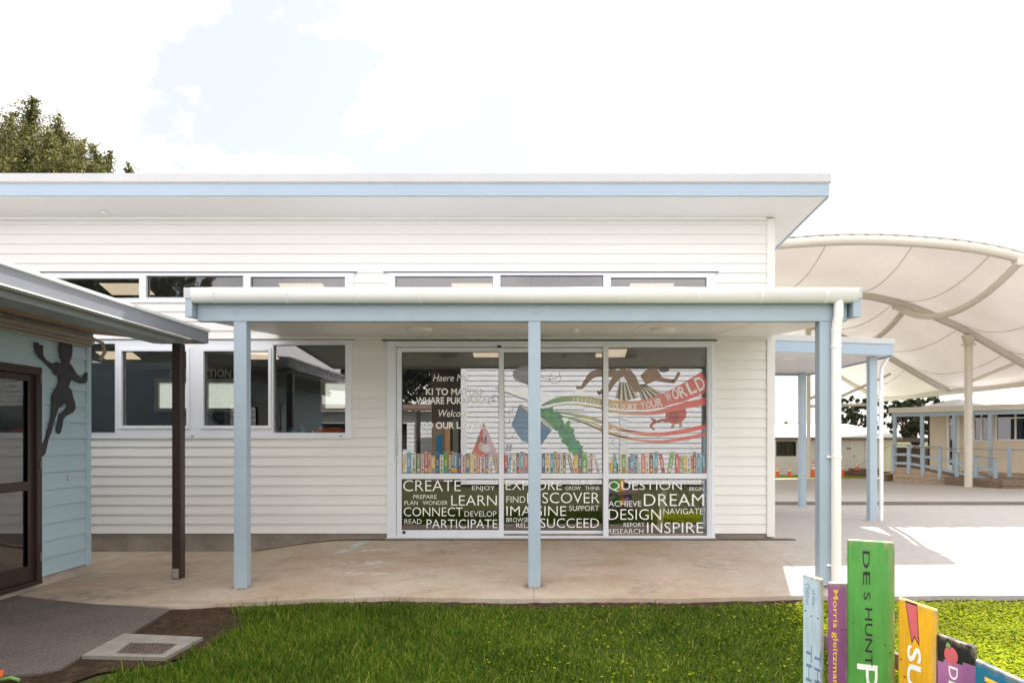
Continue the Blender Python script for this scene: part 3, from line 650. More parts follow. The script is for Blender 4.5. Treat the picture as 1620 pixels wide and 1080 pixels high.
m2.col = (.85, .85, .8)
def arc_text(mb, s_, path, hs, Y, lim_col=(.88, .87, .83), bold=.03):
    mb.col = lim_col
    vis = [c_ for c_ in s_]
    for i, ch in enumerate(vis):
        if ch == ' ': continue
        k = (i+.5)/len(vis)*(len(path)-1); a = int(k); f_ = k-a; b = min(a+1, len(path)-1)
        x = path[a][0]+(path[b][0]-path[a][0])*f_; y = path[a][1]+(path[b][1]-path[a][1])*f_; dx, dy = path[b][0]-path[max(0, a-(a == b))][0], path[b][1]-path[max(0, a-(a == b))][1]
        if a == b: dx, dy = path[-1][0]-path[-2][0], path[-1][1]-path[-2][1]
        an = math.atan2(dy, dx); h = hs[0]+(hs[1]-hs[0])*(i+.5)/len(vis); w_ = h*(.28 if ch == 'I' else .62)
        def fn(u, v, x=x, y=y, an=an, h=h, w_=w_):
            px_, py_ = (u-.5)*w_, -(v-.5)*h; return (wx(x+px_*math.cos(an)-py_*math.sin(an)), Y, wz(y+px_*math.sin(an)+py_*math.cos(an)))
        mb.text(ch, fn, bold)
arc_text(m2, 'READING', [(905, 631), (928, 633), (950, 636.5)], (6.5, 8), fb-.003)
m2.build('printed_film', 'film_print', P2)
# fixed light: figure in a striped skirt, red bird, ribbons
fb = y3+.0185; m3 = MB(); br_ = (.25, .125, .035)
for i in range(26):
    a = -1.2+i*.09; x0 = 985+i*.5; c_ = (.75, .68, .5) if i % 2 else (.08, .06, .08)
    polyc(m3, [(980+i*.6, 604), (982+i*.6, 604), (975+i*1.4+2, 634-abs(i-10)*.4), (975+i*1.4-1, 634-abs(i-10)*.4)], fb-.0002*(i % 3), c_, l3)
for i in range(26):
    c_ = (.75, .68, .5) if i % 2 else (.08, .06, .08)
    polyc(m3, [(1008+i*.5, 608), (1010+i*.5, 607), (1017+i*1.3+2, 634-i*.45), (1017+i*1.3-1, 634-i*.45)], fb-.0002*(i % 3), c_, l3)
limb(m3, [(962, 588), (968, 590), (976, 586)], [12, 13, 12], fb-.0012, br_, l3)
limb(m3, [(962, 618), (970, 604), (980, 592), (992, 586)], [6, 9, 12, 13], fb-.0013, br_, l3)
limb(m3, [(990, 587), (1000, 600), (1010, 618)], [14, 16, 9], fb-.0014, br_, l3); polyc(m3, ell(1008, 615, 8, 5), fb-.0015, br_, l3)
limb(m3, [(1018, 601), (1030, 593), (1042, 586)], [17, 22, 20], fb-.0014, br_, l3)
limb(m3, [(1040, 598), (1052, 601), (1066, 603)], [9, 7, 6], fb-.0015, br_, l3); limb(m3, [(1065, 604), (1071, 597), (1075, 588)], [6, 5, 5], fb-.0015, br_, l3)
polyc(m3, ell(1051, 584.5, 8, 4), fb-.0013, (.04, .03, .03), l3)
limb(m3, [(1040, 667), (1048, 664), (1056, 664), (1064, 656)], [4, 4, 6, 8], fb, (.36, .04, .02), l3)
polyc(m3, ell(1070, 655, 17, 15, 24, -.5), fb-.0003, (.50, .06, .03), l3); polyc(m3, ell(1066, 659, 9, 8, 16, -.5), fb-.0004, (.32, .035, .02), l3)
limb(m3, [(1030, 662), (1037, 666), (1030, 673), (1036, 680)], [3, 5, 4, 2], fb, (.36, .04, .02), l3)
polyc(m3, [(1064, 670), (1061, 678), (1067, 677), (1068, 671)], fb, (.35, .25, .22), l3); polyc(m3, [(1075, 667), (1075, 676), (1080, 674), (1079, 666)], fb, (.35, .25, .22), l3)
for cxx, cyy, rx, ry in ((990, 661, 6, 4), (1000, 690, 8, 4), (1050, 694, 10, 4), (1085, 692, 8, 5), (976, 700, 7, 6)): line(m3, [(cxx+rx*math.cos(a), cyy+ry*math.sin(a)) for a in np.linspace(.5, 4.2, 10)], .7, fb, GR, l3)
ribbons(m3, fb-.002, l3)
arc_text(m3, 'COLOURS', [(964, 642), (985, 643.5), (1008, 643)], (9, 10), fb-.0035); arc_text(m3, 'YOUR', [(1013, 641), (1030, 639), (1048, 635)], (11, 14), fb-.0035, bold=.02); arc_text(m3, 'WORLD', [(1052, 629), (1080, 619), (1115, 603)], (14, 23), fb-.0035, bold=.02)
books(m3, fb-.003, [(964, 969, 722, 'y', 3), (970, 976, 718, 'b', 0), (978, 983, 720, 'w', 0), (983.5, 990.5, 718, 'g', 0), (991, 994, 722, 'w', 0), (994, 997, 722, 'm', 0), (997, 1003.5, 718, 'b', 0), (1004, 1009, 719, 'n', 0), (1010, 1014.5, 722, 'w', 0), (1015, 1021, 718, 'r', 0), (1021.5, 1027, 720, 'w', 0), (1027.5, 1034, 716, 'm', 0), (1035, 1041.5, 714, 't', 0), (1047, 1053, 717, 'r', -5), (1056, 1062.5, 715, 'g', 5), (1068, 1074.5, 718, 'r', 0), (1075, 1081, 720, 'o', 0), (1081.5, 1087, 720, 'y', 0), (1087, 1093, 720, 'w', 0), (1093.5, 1096.5, 720, 'r', 0), (1096.5, 1102, 715, 'm', 0), (1103, 1109, 718, 'b', 0), (1112, 1117.5, 716, 'b', -2)])
m3.build('printed_film', 'film_print', P3)
# channel drain along the wall
def grate(x0, x1, z):
    g = MB(); n_ = int((x1-x0)/.035)
    g.box(x0, x1, 9.66, 9.668, z(x0)-.01, z(x1)+.006) if abs(z(x0)-z(x1)) < .01 else None
    for i in range(n_):
        x = x0+(x1-x0)*i/n_; zz = z(x); g.box(x, x+.018, 9.67, 9.765, zz-.004, zz+.006)
    return g
dg = thing('channel_drain', 'dark slotted channel drain grate along the foot of the library wall', 'drain', (0, 9.7, .06))
g = grate(wx(612), 3.75, lambda x: gz(x, 9.72)); g.build('grate', 'iron', dg)
g = MB()
XX = [-3.95, -3.6, -3.2, -2.8, -2.4, -2.07, 3.75]
for a, b in zip(XX, XX[1:]): g.add([(a, 9.655, gz(a, 9.655)+.004), (b, 9.655, gz(b, 9.655)+.004), (b, 9.72, gz(b, 9.72)+.004), (a, 9.72, gz(a, 9.72)+.004)], [(0, 1, 2, 3)])
g.build('channel', 'black_rubber', dg)
# furniture seen through the glass
def chair(x, y, rot, mat, label, cat, grp=None):
    t_ = thing('office_chair', label, cat, (x, y, .07), grp)
    m_ = MB(); m_.box(x-.22, x+.22, y-.2, y+.2, .52, .58); m_.build('seat', mat, t_, .02)
    m_ = MB(); m_.box(x-.19, x+.19, y-.24, y-.2, .75, 1.3); m_.build('backrest', mat, t_, .02)
    m_ = MB(); m_.tube([(x, y, .12), (x, y, .52)], .03, 8); m_.bar((x, y-.22, .55), (x, y-.22, .9), .05, .02, (0, 1, 0))
    for k in range(5): m_.bar((x, y, .13), (x+.26*math.cos(k*1.257), y+.26*math.sin(k*1.257), .1), .04, .03)
    m_.build('base', 'dark_plastic', t_)
for i, (x, lb) in enumerate(((.95, 'black office chair behind the middle glass panel'), (1.30, 'black office chair just inside the mullion of the fixed glass'), (1.95, 'black office chair near the centre of the fixed glass'), (2.75, 'black office chair at the right end behind the fixed glass'))): chair(x, 11.0, 0, 'dark_plastic', lb, 'chair', 'black chairs inside the library')
t_ = thing('slatted_lounge_chair', 'pale slatted lounge chair behind the right hand glass panel', 'chair', (2.55, 10.5, .07))
m_ = MB()
for k in range(9): m_.bar((2.0+k*.09, 10.35, .9-.0*k), (2.3+k*.11, 10.75, .35+.06*math.sin(k*.35)), .05, .015)
m_.build('backrest', 'pale_slats', t_); m_ = MB(); m_.bar((2.05, 10.4, .85), (1.95, 10.4, .08), .09, .05, (0, 1, 0)); m_.bar((3.05, 10.4, .5), (3.1, 10.4, .08), .06, .05, (0, 1, 0)); m_.build('leg', 'pale_slats', t_)
t_ = thing('round_stool', 'bright orange round seat inside the lower window', 'stool', (-3.1, 10.6, .07)); m_ = MB(); m_.smooth = True
prof = [(0, 1.66), (.2, 1.64), (.28, 1.56), (.28, 1.35), (.2, 1.3), (.04, 1.28), (.04, .1)]
for a in range(20):
    A, B = a*math.pi/10, (a+1)*math.pi/10
    for (r0, z0), (r1, z1) in zip(prof, prof[1:]): m_.quad((-3.1+r0*math.cos(A), 10.6+r0*math.sin(A), z0), (-3.1+r1*math.cos(A), 10.6+r1*math.sin(A), z1), (-3.1+r1*math.cos(B), 10.6+r1*math.sin(B), z1), (-3.1+r0*math.cos(B), 10.6+r0*math.sin(B), z0))
m_.build('seat', 'orange_seat', t_)
t_ = thing('bookcase', 'low wooden bookcase with mixed books inside the lower window', 'bookcase', (-4.0, 12.4, .07))
m_ = MB(); m_.box(-5.4, -3.0, 12.4, 12.8, .07, 1.42); m_.box(-8.5, -6.2, 13.2, 13.6, .07, 1.55); m_.build('carcass', 'furniture_wood', t_)
m_ = MB(); x = -5.3
while x < -3.1:
    w_ = random.uniform(.03, .07); m_.col = BK[random.choice('ybnwogrmtc')]; m_.box(x, x+w_, 12.42, 12.6, 1.42, 1.42+random.uniform(.2, .3)); x += w_+random.choice((.004, .004, .15))
m_.build('books', 'film_print', t_)
# ------------------------------------------------------------------ verandah
SP = 148.0; VY = F/SP
def vx(x): return (x-CX)/SP
def vz(y): return EYE-(y-HY)/SP
ver = thing('verandah', 'lean-to verandah with pale blue posts and beam and white gutter', 'verandah', (0, VY, -.1))
zb_, zt_ = vz(508), vz(481)
mb = MB(); mb.box(vx(312), vx(1340), VY, VY+.09, zb_, zt_+.09); mb.build('beam', 'blue_paint', ver, .005)
for s_, xx in ((0, 300), (1, 1355)):
    xa, xb = (vx(300), vx(311)) if s_ == 0 else (vx(1343), vx(1355))
    m_ = MB(); sl = .0766
    m_.hexa([(xa, VY-.10, vz(504)), (xb, VY-.10, vz(504)), (xb, WY-.03, vz(504)+sl*2.6), (xa, WY-.03, vz(504)+sl*2.6), (xa, VY-.10, vz(475)), (xb, VY-.10, vz(475)), (xb, WY-.03, vz(475)+sl*2.6), (xa, WY-.03, vz(475)+sl*2.6)])
    m_.build('barge_board', 'blue_paint', ver, .004)
    m_ = MB(); m_.hexa([(xa-.01, VY-.11, vz(475)), (xb+.012, VY-.11, vz(475)), (xb+.012, WY-.02, vz(475)+sl*2.6), (xa-.01, WY-.02, vz(475)+sl*2.6), (xa-.01, VY-.11, vz(458.5)), (xb+.012, VY-.11, vz(458.5)), (xb+.012, WY-.02, vz(458.5)+sl*2.6), (xa-.01, WY-.02, vz(458.5)+sl*2.6)])
    m_.build('barge_flashing', 'flashing_grey', ver, .004)
sz = lambda Y: vz(508)+.012+(Y-VY)*.0766
mb = MB(); mb.hexa([(-3.52, VY+.06, sz(VY+.06)), (3.40, VY+.06, sz(VY+.06)), (3.40, WY-.02, sz(WY)), (-3.52, WY-.02, sz(WY)), (-3.52, VY+.06, sz(VY)+.09), (3.40, VY+.06, sz(VY)+.09), (3.40, WY-.02, sz(WY)+.09), (-3.52, WY-.02, sz(WY)+.09)])
sof = mb.build('soffit', 'soffit_cream', ver)
mb = MB()
for X in (-2.3, -1.1, .1, 1.3, 2.5):
    mb.hexa([(X-.006, VY+.1, sz(VY+.1)-.003), (X+.006, VY+.1, sz(VY+.1)-.003), (X+.006, WY-.03, sz(WY-.03)-.003), (X-.006, WY-.03, sz(WY-.03)-.003), (X-.006, VY+.1, sz(VY+.1)), (X+.006, VY+.1, sz(VY+.1)), (X+.006, WY-.03, sz(WY-.03)), (X-.006, WY-.03, sz(WY-.03))])
mb.box(-3.5, 3.38, WY-.055, WY-.021, sz(WY)-.04, sz(WY)-.005); mb.build('joint_batten', 'white_trim', ver)
mb = MB(); mb.hexa([(-3.6, VY-.03, vz(472)), (3.44, VY-.03, vz(472)), (3.44, WY-.02, vz(472)+.19), (-3.6, WY-.02, vz(472)+.19), (-3.6, VY-.03, vz(468)), (3.44, VY-.03, vz(468)), (3.44, WY-.02, vz(468)+.19), (-3.6, WY-.02, vz(468)+.19)]); mb.build('roof_sheet', 'flashing_grey', ver)
# gutter profile half round
gx0, gx1 = vx(312), vx(1349); gt = vz(459.5); gr = (vz(459.5)-vz(481))/2+.02
mb = MB(); mb.smooth = True; cyc = VY-.07; prof = [(cyc-.068, gt), (cyc-.075, gt-.006)]+[(cyc-.072*math.cos(a), gt-.055-.092*math.sin(a)) for a in np.linspace(0, math.pi*.95, 12)]+[(cyc+.06, gt)]
n_ = len(prof)
mb.add([(gx0, y, z) for y, z in prof]+[(gx1, y, z) for y, z in prof], [(i, i+n_, i+1+n_, i+1) for i in range(n_-1)])
mb.smooth = False; mb.add([(gx0, y, z) for y, z in prof], [tuple(range(n_))]); mb.add([(gx1, y, z) for y, z in prof], [tuple(range(n_))[::-1]])
gut = mb.build('gutter', 'gutter_white', ver); gut.modifiers.new('s', 'SOLIDIFY').thickness = .004
for bx_ in (345, 459, 566, 668, 777, 882, 990, 1099, 1199, 1300):
    X = vx(bx_); mb = MB()
    pr2 = [(cyc-.079*math.cos(a), gt-.05-.104*math.sin(a)) for a in np.linspace(-.25, math.pi*.9, 12)]
    for (a, b), (c_, d) in zip(pr2, pr2[1:]): mb.hexa([(X-.012, a, b), (X+.012, a, b), (X+.012, c_, d), (X-.012, c_, d), (X-.012, a+.01, b+.004), (X+.012, a+.01, b+.004), (X+.012, c_+.006, d+.012), (X-.012, c_+.006, d+.012)])
    mb.build('gutter_bracket', 'gutter_white', gut)
for i, (xc, yb) in enumerate(((379, 937), (845.5, 928), (1307, 925))):
    X = vx(xc); hw = .066 if i != 0 else .068
    z0 = EYE-(yb-HY)/SP-.01
    m_ = MB(); m_.box(X-hw, X+hw, VY+.008, VY+.008+.125, z0, zb_+.02); m_.build('post', 'blue_paint', ver, .006)
for (x, y) in ((373, 492), (372, 482.5), (848, 493), (847, 483.5)):
    X, Z = vx(x), vz(y); mb = MB(); mb.box(X-.028, X+.028, VY-.006, VY-.0005, Z-.028, Z+.028); mb.tube([(X, VY-.016, Z), (X, VY-.005, Z)], .013, 8); mb.build('bolt_plate', 'blue_paint', ver, .002)
# downpipe
X = vx(1320.5); Xt = vx(1322)
mb = MB(); mb.tube([(Xt, VY-.07, vz(478)), (Xt, VY-.07, vz(500)), (Xt-.008, VY-.055, vz(511)), (X, VY-.035, vz(522)), (X, VY-.035, vz(540)), (X, VY-.035, -.10)], .05, 16)
dp = mb.build('downpipe', 'pipe_white', ver)
mb = MB()
for y in (549, 722): mb.tube([(X, VY-.035, vz(y+2)), (X, VY-.035, vz(y-2))], .056, 16)
for y in (722, 893): mb.box(X-.09, X, VY-.02, VY+.0, vz(y)-.012, vz(y)+.012)
mb.tube([(X, VY-.035, vz(525)), (X, VY-.035, vz(521))], .054, 16); mb.tube([(Xt, VY-.07, vz(480)), (Xt, VY-.07, vz(476))], .054, 16); mb.build('pipe_clip', 'pipe_white', dp)
def dome(xc, Y, z, rx=.15, h=.045):
    m_ = MB(); m_.smooth = True; pf = [(1, 0), (1, -.5), (.92, -.8), (.6, -1), (0, -1.05)]
    for a in range(24):
        A, B = a*math.pi/12, (a+1)*math.pi/12
        for (r0, z0), (r1, z1) in zip(pf, pf[1:]): m_.quad((xc+r0*rx*math.cos(A), Y+r0*rx*math.sin(A), z+z0*h), (xc+r1*rx*math.cos(A), Y+r1*rx*math.sin(A), z+z1*h), (xc+r1*rx*math.cos(B), Y+r1*rx*math.sin(B), z+z1*h), (xc+r0*rx*math.cos(B), Y+r0*rx*math.sin(B), z+z0*h))
    return m_
for xx in (664, 1048): dome((xx-CX)*8.35/F, 8.35, sz(8.35)).build('light_fitting', 'white_trim', ver)
dome(.55, 8.5, sz(8.5), .05, .04).build('sensor', 'white_trim', ver)
# ------------------------------------------------------------------ second covered way
cw = thing('covered_walkway', 'small blue trimmed flat porch roof on two posts beside the library corner', 'porch', (4.8, 11.9, .06))
FY = 11.6; k_ = FY/F
def c2(x, y, Y=FY): return P(x, y, Y)
xl = 3.6; xr = 6.12
def top(x): return 3.20-.024*(x-4.18)
m_ = MB()
m_.hexa([(xl, FY, 2.985), (xr, FY, 2.90), (xr, 15.0, 2.90), (xl, 15.0, 2.985), (xl, FY, 3.10), (xr, FY, 3.02), (xr, 15.0, 3.02), (xl, 15.0, 3.10)]); m_.build('soffit', 'soffit_white', cw)
m_ = MB(); m_.hexa([(xl, FY-.03, 2.975), (xr+.03, FY-.03, 2.895), (xr+.03, FY-.002, 2.895), (xl, FY-.002, 2.975), (xl, FY-.03, 3.165), (xr+.03, FY-.03, 3.075), (xr+.03, FY-.002, 3.075), (xl, FY-.002, 3.165)])
m_.box(xr+.002, xr+.03, FY, 15.0, 2.87, 3.06); m_.box(xl, xr, 15.0, 15.03, 2.86, 3.04); m_.build('fascia', 'blue_fascia', cw, .003)
m_ = MB(); m_.hexa([(xl, FY-.04, 3.166), (xr+.04, FY-.04, 3.078), (xr+.04, 15.04, 3.078), (xl, 15.04, 3.166), (xl, FY-.04, 3.28), (xr+.04, FY-.04, 3.17), (xr+.04, 15.04, 3.17), (xl, 15.04, 3.28)]); m_.build('roof', 'flashing_grey', cw, .003)
m_ = MB(); m_.box(5.86, 5.99, 11.8, 11.93, .02, 2.90); m_.build('post', 'blue_paint', cw, .005)
m_ = MB(); m_.box(5.82, 5.95, 14.75, 14.88, -.02, 2.90); m_.build('post', 'blue_paint', cw, .005)
m_ = MB(); m_.tube([(6.17, 11.8, 2.90), (6.15, 11.82, 2.84), (6.10, 11.86, 2.72), (6.085, 11.86, 2.6), (6.085, 11.86, .06)], .034, 12)
for z in (2.2, 1.5, .8): m_.box(5.99, 6.06, 11.85, 11.88, z-.012, z+.012)
m_.build('downpipe', 'pipe_white', cw)
dome((1243-CX)*12.6/F, 12.6, 2.965, .17, .05).build('light_fitting', 'white_trim', cw)
# ------------------------------------------------------------------ membrane canopy
can = thing('membrane_canopy', 'large tan tensile fabric canopy on curved steel arches', 'canopy', (8.7, 24, -.2))
PR = [(-1.0, 3.55), (.1, 4.15), (2.04, 5.22), (3.0, 5.62), (4.3, 6.17), (6.07, 6.54), (8.7, 6.70), (11.33, 6.54), (13.1, 6.17), (14.6, 5.58), (15.36, 5.22), (17.3, 4.1), (18.4, 3.50)]
prof = cr(PR, 6); PX = [p[0] for p in prof]; PZ = [p[1] for p in prof]
def ph(x): return float(np.interp(x, PX, PZ))
AY = [18, 24, 30, 36]
for Y in AY:
    m_ = MB(); m_.tube([(x, Y, z) for x, z in prof], .13, 12); a_ = m_.build('arch', 'steel_cream', can)
    if Y == 18:
        m_ = MB()
        for i in range(48):
            x = -.5+i*.39; z = ph(x)+.15; m_.box(x-.05, x+.05, Y-.06, Y+.06, z, z+.11)
        m_.tube([(x, Y-.02, z+.17) for x, z in prof], .025, 6); m_.build('clamp', 'galv', a_)
m_ = MB(); m_.smooth = True
ux = np.linspace(-1, 18.4, 80); tt = np.linspace(0, 1, 19)[:-1]
YS = [AY[i]+(AY[i+1]-AY[i])*t_ for i in range(3) for t_ in tt]+[36]
def fz(x, Y):
    i = min(2, int((Y-18)//6)); t_ = (Y-AY[i])/6; s_ = 4*t_*(1-t_)
    z = ph(x)+.15
    return z-s_*(.62+.1*math.cos(x*1.3+i))*min(1, (18.4-x)/2+.15, (x+1)/2+.15)
fv = [(x, Y, fz(x, Y)) for x in ux for Y in YS]; nY = len(YS)
m_.add(fv, [(i*nY+j, (i+1)*nY+j, (i+1)*nY+j+1, i*nY+j+1) for i in range(79) for j in range(nY-1)])
o = m_.build('membrane', 'membrane', can)
m_ = MB()
for b in range(3):
    for x0, x1 in ((7.9, 8.6), (10.2, 10.9), (12.3, 12.9), (14.8, 15.2), (5.4, 6.1), (16.6, 16.8), (3, 3.6)):
        Y0 = AY[b]; pts = []
        for k in range(15):
            u = k/14; Y = Y0+6*u; x = x0+(x1-x0)*u if b % 2 == 0 else x1+(x0-x1)*u; pts.append((x, Y, fz(x, Y)-.012))
        m_.tube(pts, .013, 5)
m_.build('seam', 'steel_cream', can)
for b in range(2):
    pts = [(12.85 if b == 0 else 13.2, AY[b]+6*u, fz(13.0, AY[b]+6*u)-.26-.2*4*u*(1-u)) for u in np.linspace(0, 1, 16)]
    m_ = MB(); m_.tube(pts, .10, 10); m_.build('valley_tube', 'steel_cream', can)
    for u in (0, 1): p = Vector(pts[0 if u == 0 else -1]); m_ = MB(); m_.box(p.x-.10, p.x+.10, p.y-.13, p.y+.13, p.z-.08, p.z+.12); m_.build('bracket', 'steel_cream', can, .03)
for (x, Y, r_) in ((15.38, 24, .13), (12.2, 30, .08), (2.0, 24, .13)):
    z0 = gz(x, Y); zt = ph(x)-.12
    m_ = MB(); m_.tube([(x, Y, z0-.1), (x, Y, zt-.3)], r_, 16); cl = m_.build('column', 'steel_cream', can)
    m_ = MB(); m_.tube([(x, Y, zt-.34), (x, Y, zt-.30)], r_*1.8, 16); m_.tube([(x, Y, zt-.30), (x, Y, zt-.0)], r_*1.1, 16, r2=r_*1.8); m_.build('column_head', 'steel_cream', cl)
m_ = MB(); m_.tube([(18.4, 17.9, 3.5), (18.4, 36.1, 3.5)], .13, 10); m_.build('eave_beam', 'steel_cream', can)
m_ = MB(); m_.tube([(-1, 17.9, 3.5), (-1, 36.1, 3.5)], .13, 10); m_.build('eave_beam', 'steel_cream', can)
for p0, p1 in (((12.2, 30, 2.88), (14.9, 30, 2.95)), ((12.2, 30, 3.2), (13.2, 30, 3.55)), ((15.38, 24, 3.45), (17.05, 24, 4.12)), ((13.6, 30, 3.3), (15.8, 30, 4.3))): MB().tube([p0, p1], .06, 8).build('brace', 'steel_cream', can)
m_ = MB(); m_.tube([(18.3, 24, 3.9), (17.2, 24.2, 2.95)], .015, 5); m_.tube([(18.3, 21, 2.9), (17.2, 24.2, 2.95), (16.2, 24, 2.85)], .02, 5); m_.build('stay_cable', 'rail_metal', can)
# ------------------------------------------------------------------ annex building (left)
AX = -5.42
def ay(x): return AX*F/(x-CX)
def az(x, y, X=AX): return EYE-(y-HY)*(X*F/(x-CX))/F
ann = thing('annex_building', 'low annex clad in pale blue boards with brown framed glass door', 'building', (-6, 7, -.1))
YC = 8.35; ZB, ZT = -.03, 2.74; DY0, DY1 = 4.9, 7.51; DT = 2.27
m_ = MB(); rg = minus((2.0, YC-.05, ZB, ZT), [(DY0, DY1, ZB-.01, DT)])
courses(m_, rg, -.03, .19, .022, lambda y, p, z: (AX+p, y, z)); m_.build('cladding', 'annex_blue', ann)
m_ = MB()
for r_ in rg: m_.box(AX-.12, AX-.003, r_[0], r_[1], r_[2], r_[3])
m_.box(-10, AX-.003, YC-.11, YC-.005, ZB, ZT); m_.box(-10, -9.9, 2, YC, ZB, ZT); m_.box(-10, AX-.1, 2, 2.1, ZB, ZT)
m_.box(-9.9, AX-.13, 2.1, YC-.12, ZT-.06, ZT); m_.build('wall', 'annex_blue', ann)
m_ = MB(); m_.box(AX-.06, AX+.032, YC-.06, YC+.02, ZB-.02, ZT); m_.box(AX+.001, AX+.03, DY1+.003, DY1+.045, ZB, DT+.02); m_.build('corner_board', 'annex_blue', ann, .004)
m_ = MB(); m_.box(-10, AX-.02, 2, YC-.01, -.45, ZB-.003); m_.build('plinth', 'plinth_pale', ann)
m_ = MB(); m_.box(-10, AX, 2, YC, -.028, -.02); m_.build('floor', 'dark_floor', ann)
# door
m_ = MB()
fr = [(DY1-.07, DY1, -.09, DT), (DY0, DY0+.07, -.09, DT), (DY0, DY1, DT-.08, DT)]
m_.box(AX-.06, AX+.045, DY1-.075, DY1-.001, -.05, DT-.001); m_.box(AX-.06, AX+.045, DY0, DY1-.076, DT-.085, DT-.001); m_.box(AX-.06, AX+.05, DY0, DY1-.002, -.1, -.052)
dd = m_.build('door_frame', 'brown_paint', ann, .004)
m_ = MB()
a0, a1 = 6.0, DY1-.078
for r_ in minus((a0, a1, -.05, DT-.09), [(a0+.1, a1-.085, .12, .93), (a0+.1, a1-.085, 1.03, DT-.16)]): m_.box(AX-.045, AX+.01, r_[0], r_[1], r_[2], r_[3])
dl = m_.build('door', 'brown_paint', ann, .003)
m_ = MB(); m_.box(AX-.02, AX+.004, a1-.085, a1-.055, .12, .93); m_.box(AX-.02, AX+.004, a1-.085, a1-.055, 1.03, DT-.16); m_.build('glazing_bead', 'timber_stop', dl)
for z0, z1 in ((.12, .93), (1.03, DT-.16)):
    m_ = MB(); m_.quad((AX-.02, a0+.1, z0), (AX-.02, a1-.085, z0), (AX-.02, a1-.085, z1), (AX-.02, a0+.1, z1)); m_.build('pane', 'door_glass', dl)
m_ = MB(); m_.box(AX-.045, AX+.01, DY0+.07, a0-.004, -.05, DT-.09); m_.build('door', 'brown_paint', ann, .003)
for z in (2.1, 1.15, .15): MB().tube([(AX+.05, DY1-.03, z), (AX+.05, DY1-.03, z+.1)], .012, 8).build('hinge', 'iron', dl)
m_ = MB(); m_.tube([(AX+.03, 7.98, 1.02), (AX+.05, 7.98, 1.02), (AX+.05, 7.98, .97)], .006, 6); m_.box(AX+.02, AX+.03, 7.96, 8.0, 1.0, 1.06); m_.build('hook', 'galv', ann)
# annex roof, fascia/gutter, beam, post, conduit
XF = -4.0; YE = 8.47
m_ = MB(); m_.hexa([(-10, 1.5, 3.25), (XF-.02, 1.5, 2.80), (XF-.02, YE, 2.80), (-10, YE, 3.25), (-10, 1.5, 3.28), (XF-.02, 1.5, 2.83), (XF-.02, YE, 2.83), (-10, YE, 3.28)]); m_.build('roof', 'galv', ann)
m_ = MB(); m_.box(XF-.03, XF, 1.5, YE, 2.665, 2.805); m_.box(XF-.6, XF-.031, YE-.03, YE-.001, 2.66, 2.8)
m_.build('fascia', 'annex_fascia', ann, .003)
m_ = MB(); m_.box(XF+.001, XF+.02, 1.5, YE+.01, 2.806, 2.835); m_.hexa([(XF-.10, 1.5, 2.655), (XF+.022, 1.5, 2.648), (XF+.022, YE-.45, 2.648), (XF-.10, YE-.45, 2.655), (XF-.10, 1.5, 2.662), (XF+.002, 1.5, 2.664), (XF+.002, YE-.45, 2.664), (XF-.10, YE-.45, 2.662)]); m_.build('gutter_lip', 'gutter_white', ann)
m_ = MB(); m_.hexa([(AX+.02, 1.5, 2.775), (XF-.11, 1.5, 2.66), (XF-.11, YE-.04, 2.66), (AX+.02, YE-.04, 2.775), (AX+.02, 1.5, 2.79), (XF-.11, 1.5, 2.675), (XF-.11, YE-.04, 2.675), (AX+.02, YE-.04, 2.79)])
m_.build('soffit', 'timber', ann)
m_ = MB(); m_.box(XF-.20, XF-.12, 1.5, 8.12, 2.595, 2.655); m_.box(XF-.42, XF-.21, 1.5, 8.0, 2.60, 2.655); m_.build('beam', 'annex_trim', ann, .003)
m_ = MB(); m_.box(AX+.002, AX+.05, 1.5, YC+.03, 2.66, 2.77); m_.box(AX+.051, AX+.075, 1.5, YC+.02, 2.655, 2.70); m_.build('cornice', 'annex_trim', ann, .004)
m_ = MB()
for dz, r_, dx in ((2.70, .022, .095), (2.645, .018, .07), (2.61, .02, .05)): m_.tube([(AX+dx, 1.5, dz), (AX+dx, 8.3, dz)]+([(AX+dx+.03, 8.43, dz-.03), (AX+dx+.03, 8.48, dz-.14), (AX+dx, 8.44, dz-.24)] if dx > .08 else []), r_, 8)
m_.tube([(AX+.3, 4+i*.2, 2.70-.03*abs(math.sin(i*.5))) for i in range(20)], .006, 5); m_.build('conduit', 'conduit', ann)
m_ = MB()
pxx = XF-.12; m_.box(pxx-.052, pxx+.052, 7.93, 8.035, -.14, 2.593); ps = m_.build('post', 'brown_paint', ann, .006)
m_ = MB(); m_.box(pxx-.04, pxx+.03, 7.922, 7.929, -.13, -.02); m_.build('post_foot', 'rail_metal', ps)
# inside annex: pale panel added to brighten the door glass, behind lightened blind slats
m_ = MB(); m_.box(AX-1.3, AX-1.2, 5.0, 8.2, 0, 2.6); m_.box(AX-1.19, AX-1.1, 6.9, 7.2, .7, 1.5); m_.build('brightening_panel', 'interior_white', ann)
m_ = MB()
for k in range(9): m_.box(AX-.5, AX-.47, 6.1+k*.14, 6.1+k*.14+.1, .0, 2.1)
m_.build('blind', 'pale_slats', ann)
